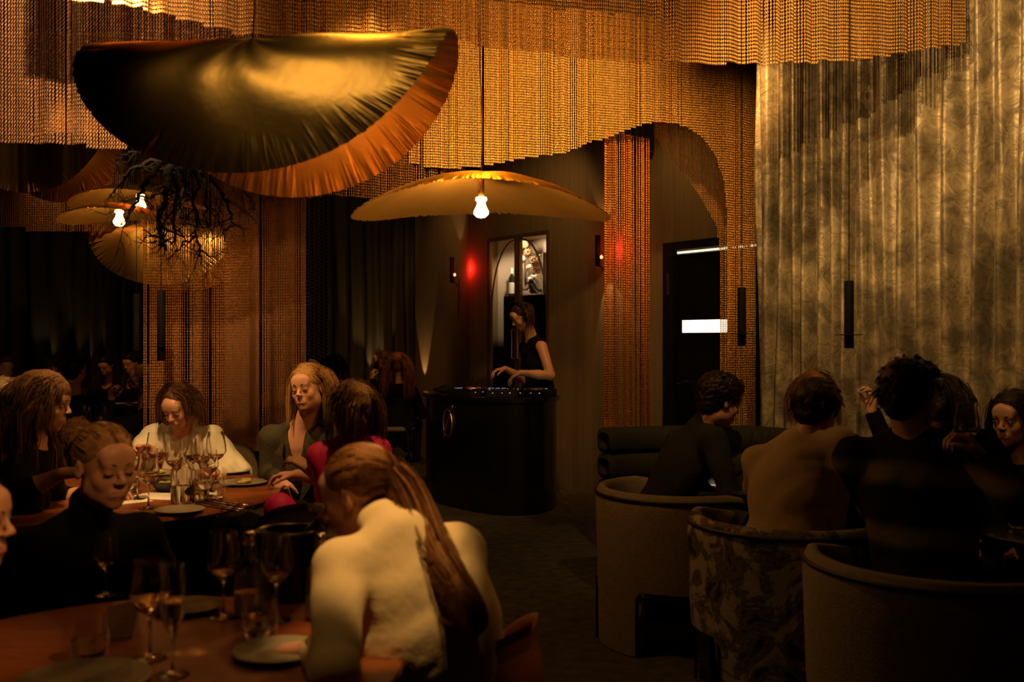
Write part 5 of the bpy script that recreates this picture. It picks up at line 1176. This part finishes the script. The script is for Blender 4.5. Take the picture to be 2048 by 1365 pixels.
# --- far round table
pr, inf = person('woman in black with long wavy brown hair in profile left of the far table', P(90, 806, 3.98), (.97, .08, -.16), P(58, 930, 3.98), (.9, .1), (-2.12, 4.02, .49),
    [dict(side='R', at=P(118, 950, 3.74), el=P(32, 992, 3.72), d=(1, .15, .15), n=(0, .4, -1), curl=.5), dict(side='L', at=(-1.75, 4.25, .80), d=(1, 0, 0), curl=.4)], top=C_black,
    hairst=dict(style='long', length=.36, detail=1.4, seed=9, vol=1.16, part=0, wave=.55, h=.005, thick=.0014), hairmat=mat('light_brown_hair', (.15, .072, .026), .42, bump=.4, bscale=60, var=.45, vscale=60, stretch=(3, 3, .3)), sleeve='half', face=True, h=.006, skin_h=.005)
pr, inf = person('woman in a white puff-sleeved blouse looking down at the far round table', P(356, 812, 5.20), (-.16, -.84, -.50), P(364, 884, 5.36), (-.08, -1), (-1.78, 5.52, .49),
    [dict(side='R', at=P(306, 905, 4.98), d=(-.5, -.3, .1), n=(.5, -.6, -.4), curl=.7, pole=(-.8, .1, -.7)), dict(side='L', at=P(428, 948, 4.98), d=(-.5, -.7, 0), n=(0, 0, -1), curl=.4, pole=(.8, .1, -.7))],
    top=C_white, top_name='blouse', hairst=dict(style='long', length=.07, detail=1.1, seed=10, part=.035, vol=.94, h=.005), hairmat=M_hairbrown, face=True, eyes='closed', puff=.032, fold=.008, h=.0055, skin_h=.0045)
pr, inf = person('blond woman in an olive blazer with open neckline beside the far table', P(616, 776, 4.78), (-.30, -.93, -.06), P(602, 878, 4.88), (-.12, -1), (-1.02, 5.02, .50),
    [dict(side='R', at=P(558, 960, 4.66), el=P(540, 950, 4.90), d=(.3, -.5, -.7), n=(.3, .4, -.6), curl=.35), dict(side='L', at=(-.80, 4.70, .55), d=(-.3, -1, -.2), curl=.3)],
    top=C_olive, top_name='blazer', hairst=dict(style='long', length=.20, detail=1.1, seed=11, part=-.03, vol=1.02, h=.005, wave=.1), hairmat=M_hairblond, neck='V', face=True, eyes='closed', fold=.006, h=.0055, skin_h=.0045, up=(-.10, 0, 1))
earring(inf, 1, pr)
for s_ in (-1, 1):   # blazer lapels
    L = lambda a, b, c: inf['S'] + inf['rt'] * s_ * a - inf['us'] * b + inf['ft'] * c
    m = MB(); m.add([L(.055, -.03, .085), L(.10, .03, .108), L(.115, .10, .128), L(.07, .20, .150), L(.018, .27, .150), L(.048, .12, .135), L(.060, .04, .115)], [(0, 1, 6), (1, 2, 5, 6), (2, 3, 5), (3, 4, 5)]); o = m.build('lapel', C_olive, pr); sd = o.modifiers.new('t', 'SOLIDIFY'); sd.thickness = .006
pr, inf = person('woman with grey-blond bob and hot pink satin blouse, seen from behind', P(703, 824, 4.12), (-.62, .78, -.06), P(702, 912, 4.18), (-.72, .6), (-.70, 4.26, .50),
    [dict(side='L', at=P(618, 938, 4.12), el=P(676, 990, 4.02), d=(-.7, .3, .4), n=(.3, 0, -.9), curl=.5), dict(side='R', at=(-.98, 4.55, .82), d=(-1, .2, 0), curl=.4)],
    top=C_pink, top_name='blouse', legs=C_pink, hairst=dict(style='bob', length=.085, detail=1.3, seed=12, vol=1.12, part=0, h=.005, front=.1), hairmat=M_hairgrey, sleeve='half', fold=.009, h=.0055, knees=[P(560, 1018, 4.12), P(600, 1040, 4.40)])
# --- right hand group
pr, inf = person('man with dark curly hair in a dark jacket leaning in profile to the right', P(1440, 803, 4.80), (.86, .32, -.30), P(1392, 882, 4.86), (.92, .25), (.68, 4.92, .50),
    [dict(side='R', at=P(1518, 945, 4.72), d=(1, .1, 0), n=(0, 0, -1), curl=.5, pole=(-.2, -.6, -.8)), dict(side='L', at=(1.2, 5.0, .80), curl=.5, pole=(-.2, .6, -.8))], sex='m', top=C_char, top_name='jacket',
    hairst=dict(style='curly', detail=1.0, seed=13, vol=1.08, h=.006), hairmat=M_hairblack, skin=M_skinB, face=True, h=.006, skin_h=.005, neck='turtle', tilt=.15)
pr, inf = person('man with tousled dark hair in a beige knit sweater seen from behind', P(1632, 826, 4.16), (.62, .62, -.45), P(1596, 906, 4.14), (.5, .82), (1.08, 4.05, .52),
    [dict(side='R', at=(1.42, 4.46, .79), el=P(1664, 1046, 4.08), d=(.1, 1, 0), n=(0, 0, -1), curl=.5), dict(side='L', at=(1.17, 4.52, .79), el=(1.06, 4.33, .80), d=(.5, 1, 0), curl=.4)], sex='m', top=C_beige, top_name='sweater',
    hairst=dict(style='short', detail=1.3, seed=14, vol=1.15, h=.005), hairmat=M_hairblack, skin=M_skinB, h=.0055, fold=.006, bulk=1.0, tilt=.32)
pr, inf = person('broad-shouldered man in a dark sweater with faint olive stripes, hand raised to a glass', P(1822, 795, 3.52), (.80, .55, -.12), P(1830, 908, 3.50), (.42, .9), (1.40, 3.32, .52),
    [dict(side='R', at=P(1972, 925, 3.28), el=P(2034, 1010, 3.12), d=(-.45, .35, .75), n=(-.8, .2, -.3), curl=.75), dict(side='L', at=(1.55, 3.95, .80), d=(.4, 1, 0), curl=.4)], sex='m', top=stripes(), top_name='sweater',
    hairst=dict(style='short', detail=1.2, seed=15, vol=1.04, h=.005), hairmat=M_hairblack, skin=M_skinB, h=.006, bulk=1.10, sc=1.05, fold=.007, armr=1.12, tilt=.12)
pr, inf = person('dark-clad woman with long black hair half hidden behind the striped sweater', P(1888, 806, 4.20), (.55, .45, -.35), P(1880, 925, 4.25), (.5, .6), (1.80, 4.22, .52), [], top=C_black,
    hairst=dict(style='long', length=.26, detail=.9, seed=16, h=.006, thick=.0016), hairmat=M_hairblack, h=.007, skin=M_skinB)
pr, inf = person('woman behind the beige sweater with light brown hair and one hand raised', P(1630, 790, 5.02), (-.05, -.95, -.25), P(1640, 892, 5.10), (0, -1), (1.55, 5.22, .50),
    [dict(side='L', at=P(1743, 822, 4.86), d=(.05, -.1, 1), n=(-.9, -.3, 0), curl=.65, pole=(.3, .2, -1)), dict(side='R', at=(1.45, 4.9, .80), curl=.4)], top=C_black, hairst=dict(style='long', length=.16, detail=.9, seed=17, h=.006), hairmat=M_hairchest, h=.006, face=True, skin_h=.005)
pr, inf = person('dark-haired woman at the right picture edge facing left', P(2026, 838, 4.12), (-.80, -.55, -.12), P(2056, 945, 4.16), (-.7, -.6), (2.13, 4.18, .50), [], top=C_black,
    hairst=dict(style='long', length=.20, detail=.9, seed=18, h=.006, part=0), hairmat=M_hairblack, h=.006, face=True, skin_h=.005)
# --- disc jockey
pr, inf = person('disc jockey with headphones in a black sleeveless top, bending over the mixer', P(1043, 634, 8.98), (-.78, -.35, -.48), P(1066, 694, 9.04), (-.80, -.42), (.26, 9.12, .98),
    [dict(side='L', at=P(1040, 746, 8.72), d=(-.8, -.1, -.45), n=(0, 0, -1), curl=.45, pole=(.9, -.2, -.5)), dict(side='R', at=P(1010, 738, 8.95), d=(-.9, -.3, -.1), n=(0, 0, -1), curl=.5, pole=(.6, .5, -.7))], top=C_black, sleeve='none', stand=True, sc=1.08,
    hairst=dict(style='long', length=.10, detail=.8, seed=19, h=.006, thick=.0016, part=0, back=True, vol=.97), hairmat=mat('dark_brown_hair', (.03, .014, .007), .45, bump=.3, bscale=60, var=.3, vscale=60), h=.007, skin_h=.006, face=True, eyes='closed', legs=C_black)
hp = MB(); LH = inf['LH']; hp.tube([LH(.096 * math.cos(t), -.01, .03 + .115 * math.sin(t)) for t in np.linspace(-.2, math.pi + .2, 16)], .009, 6)
for s_ in (-1, 1): hp.lathe([(.001, -.014), (.034, -.012), (.036, .010), (.001, .014)], M=Matrix.Translation(LH(s_ * .092, -.005, -.005)) @ Matrix.Rotation(R_(90), 4, 'Y'), n=14)
put(hp.build('headphones', M_blackmat, None, True), 'black headphones on the head of the disc jockey', 'headphones')
# --- far guests
far = dict(h=.011, skin_h=.0095)
def hs_(st, seed, **k): d = dict(style=st, detail=.55, seed=seed, h=.008, thick=.0026); d.update(k); return d
person('blond woman drinking from a tilted wine glass at the far left', P(284, 758, 7.60), (-.95, -.2, .06), P(292, 838, 7.66), (-.9, -.15), (-2.74, 7.72, .50), [dict(side='L', at=P(222, 800, 7.48), d=(.15, .05, 1), n=(.3, .8, 0), curl=.7, pole=(-.2, -.3, -1))], top=C_black, hairst=hs_('long', 20, length=.26), hairmat=M_hairblond, face=True, h=.008, skin_h=.006)
person('bearded man at the far left facing the camera', P(212, 732, 11.6), (-.1, -.9, -.35), P(215, 786, 11.7), (0, -1), (-4.75, 11.9, .50), [], sex='m', top=C_black, hairst=hs_('short', 21), hairmat=M_hairblack, **far)
person('dark man sitting right of the bearded man', P(262, 728, 11.7), (-.3, -.9, -.2), P(264, 785, 11.8), (0, -1), (-4.46, 11.95, .50), [], sex='m', top=C_black, hairst=hs_('short', 22), hairmat=M_hairblack, **far)
pr, inf = person('man in a black cap at the far left', P(97, 738, 10.9), (.35, -.9, -.05), P(100, 797, 11.0), (.3, -.9), (-5.05, 11.1, .50), [], sex='m', top=C_black, hairst=hs_('buzz', 23), hairmat=M_hairblack, **far)
m = MB(); LH = inf['LH']; cp_ = SDF(); r_, f_, u_ = inf['hf']; cp_.ell(LH(0, -.01, .065), (.088, .108, .062), np.array([r_, f_, u_]), .01); cp_.ell(LH(0, .11, .05), (.06, .06, .010), np.array([r_, f_, u_]), .01); V, Fc = cp_.mesh(.008); mesh_obj('cap', V, Fc, C_black, pr)
person('dark man seen from behind at the far left, next to the man in the cap', P(152, 742, 9.4), (.2, .9, 0), P(152, 808, 9.4), (.1, .95), (-4.12, 9.5, .50), [], sex='m', top=C_black, hairst=hs_('short', 24), hairmat=M_hairblack, **far)
person('man with dark hair at the extreme left edge, far away', P(4, 738, 8.8), (.8, -.4, -.1), P(-6, 806, 8.8), (.7, -.5), (-4.58, 8.9, .50), [], sex='m', top=C_black, hairst=hs_('short', 25), hairmat=M_hairbrown, **far)
person('blond woman seen from behind at the left edge, behind the wavy-haired woman', P(10, 796, 5.7), (-.3, .9, -.1), P(2, 880, 5.7), (-.2, .9), (-2.95, 5.65, .50), [], top=C_char, hairst=hs_('long', 26, length=.28, detail=.8, thick=.002), hairmat=mat('pale_blond_hair', (.55, .36, .15), .42, bump=.4, bscale=60, var=.3, vscale=60), **far)
person('guest glimpsed through the brown chain column', P(558, 735, 10.9), (.45, -.85, -.1), P(560, 795, 11.0), (.3, -.9), (-2.58, 11.2, .50), [], top=C_cream, hairst=hs_('long', 27, length=.15), hairmat=M_hairchest, **far)
person('far woman in black in profile holding a wine glass before the grey-green drape', P(762, 721, 11.9), (-.95, -.25, 0), P(768, 770, 12.0), (-.85, -.3), (-1.50, 12.1, .50), [dict(side='L', at=P(744, 758, 11.75), d=(0, 0, 1), n=(.5, .5, 0), curl=.7)], top=C_black, hairst=hs_('long', 28, length=.12), hairmat=M_hairbrown, face=True, h=.009, skin_h=.007)
person('woman with very long wavy brown hair seen from behind at the far table', P(799, 726, 11.4), (.15, .95, 0), P(800, 783, 11.4), (.1, .95), (-1.29, 11.4, .50), [], top=C_black, hairst=hs_('long', 29, length=.42, wave=.4, vol=1.1, detail=.8), hairmat=M_hairchest, **far)
person('dark silhouette of a long-haired woman between the pink blouse and the drape', P(672, 735, 9.3), (.25, .9, 0), P(672, 802, 9.3), (.1, .95), (-1.64, 9.4, .50), [], top=C_black, hairst=hs_('long', 30, length=.30), hairmat=M_hairblack, **far)
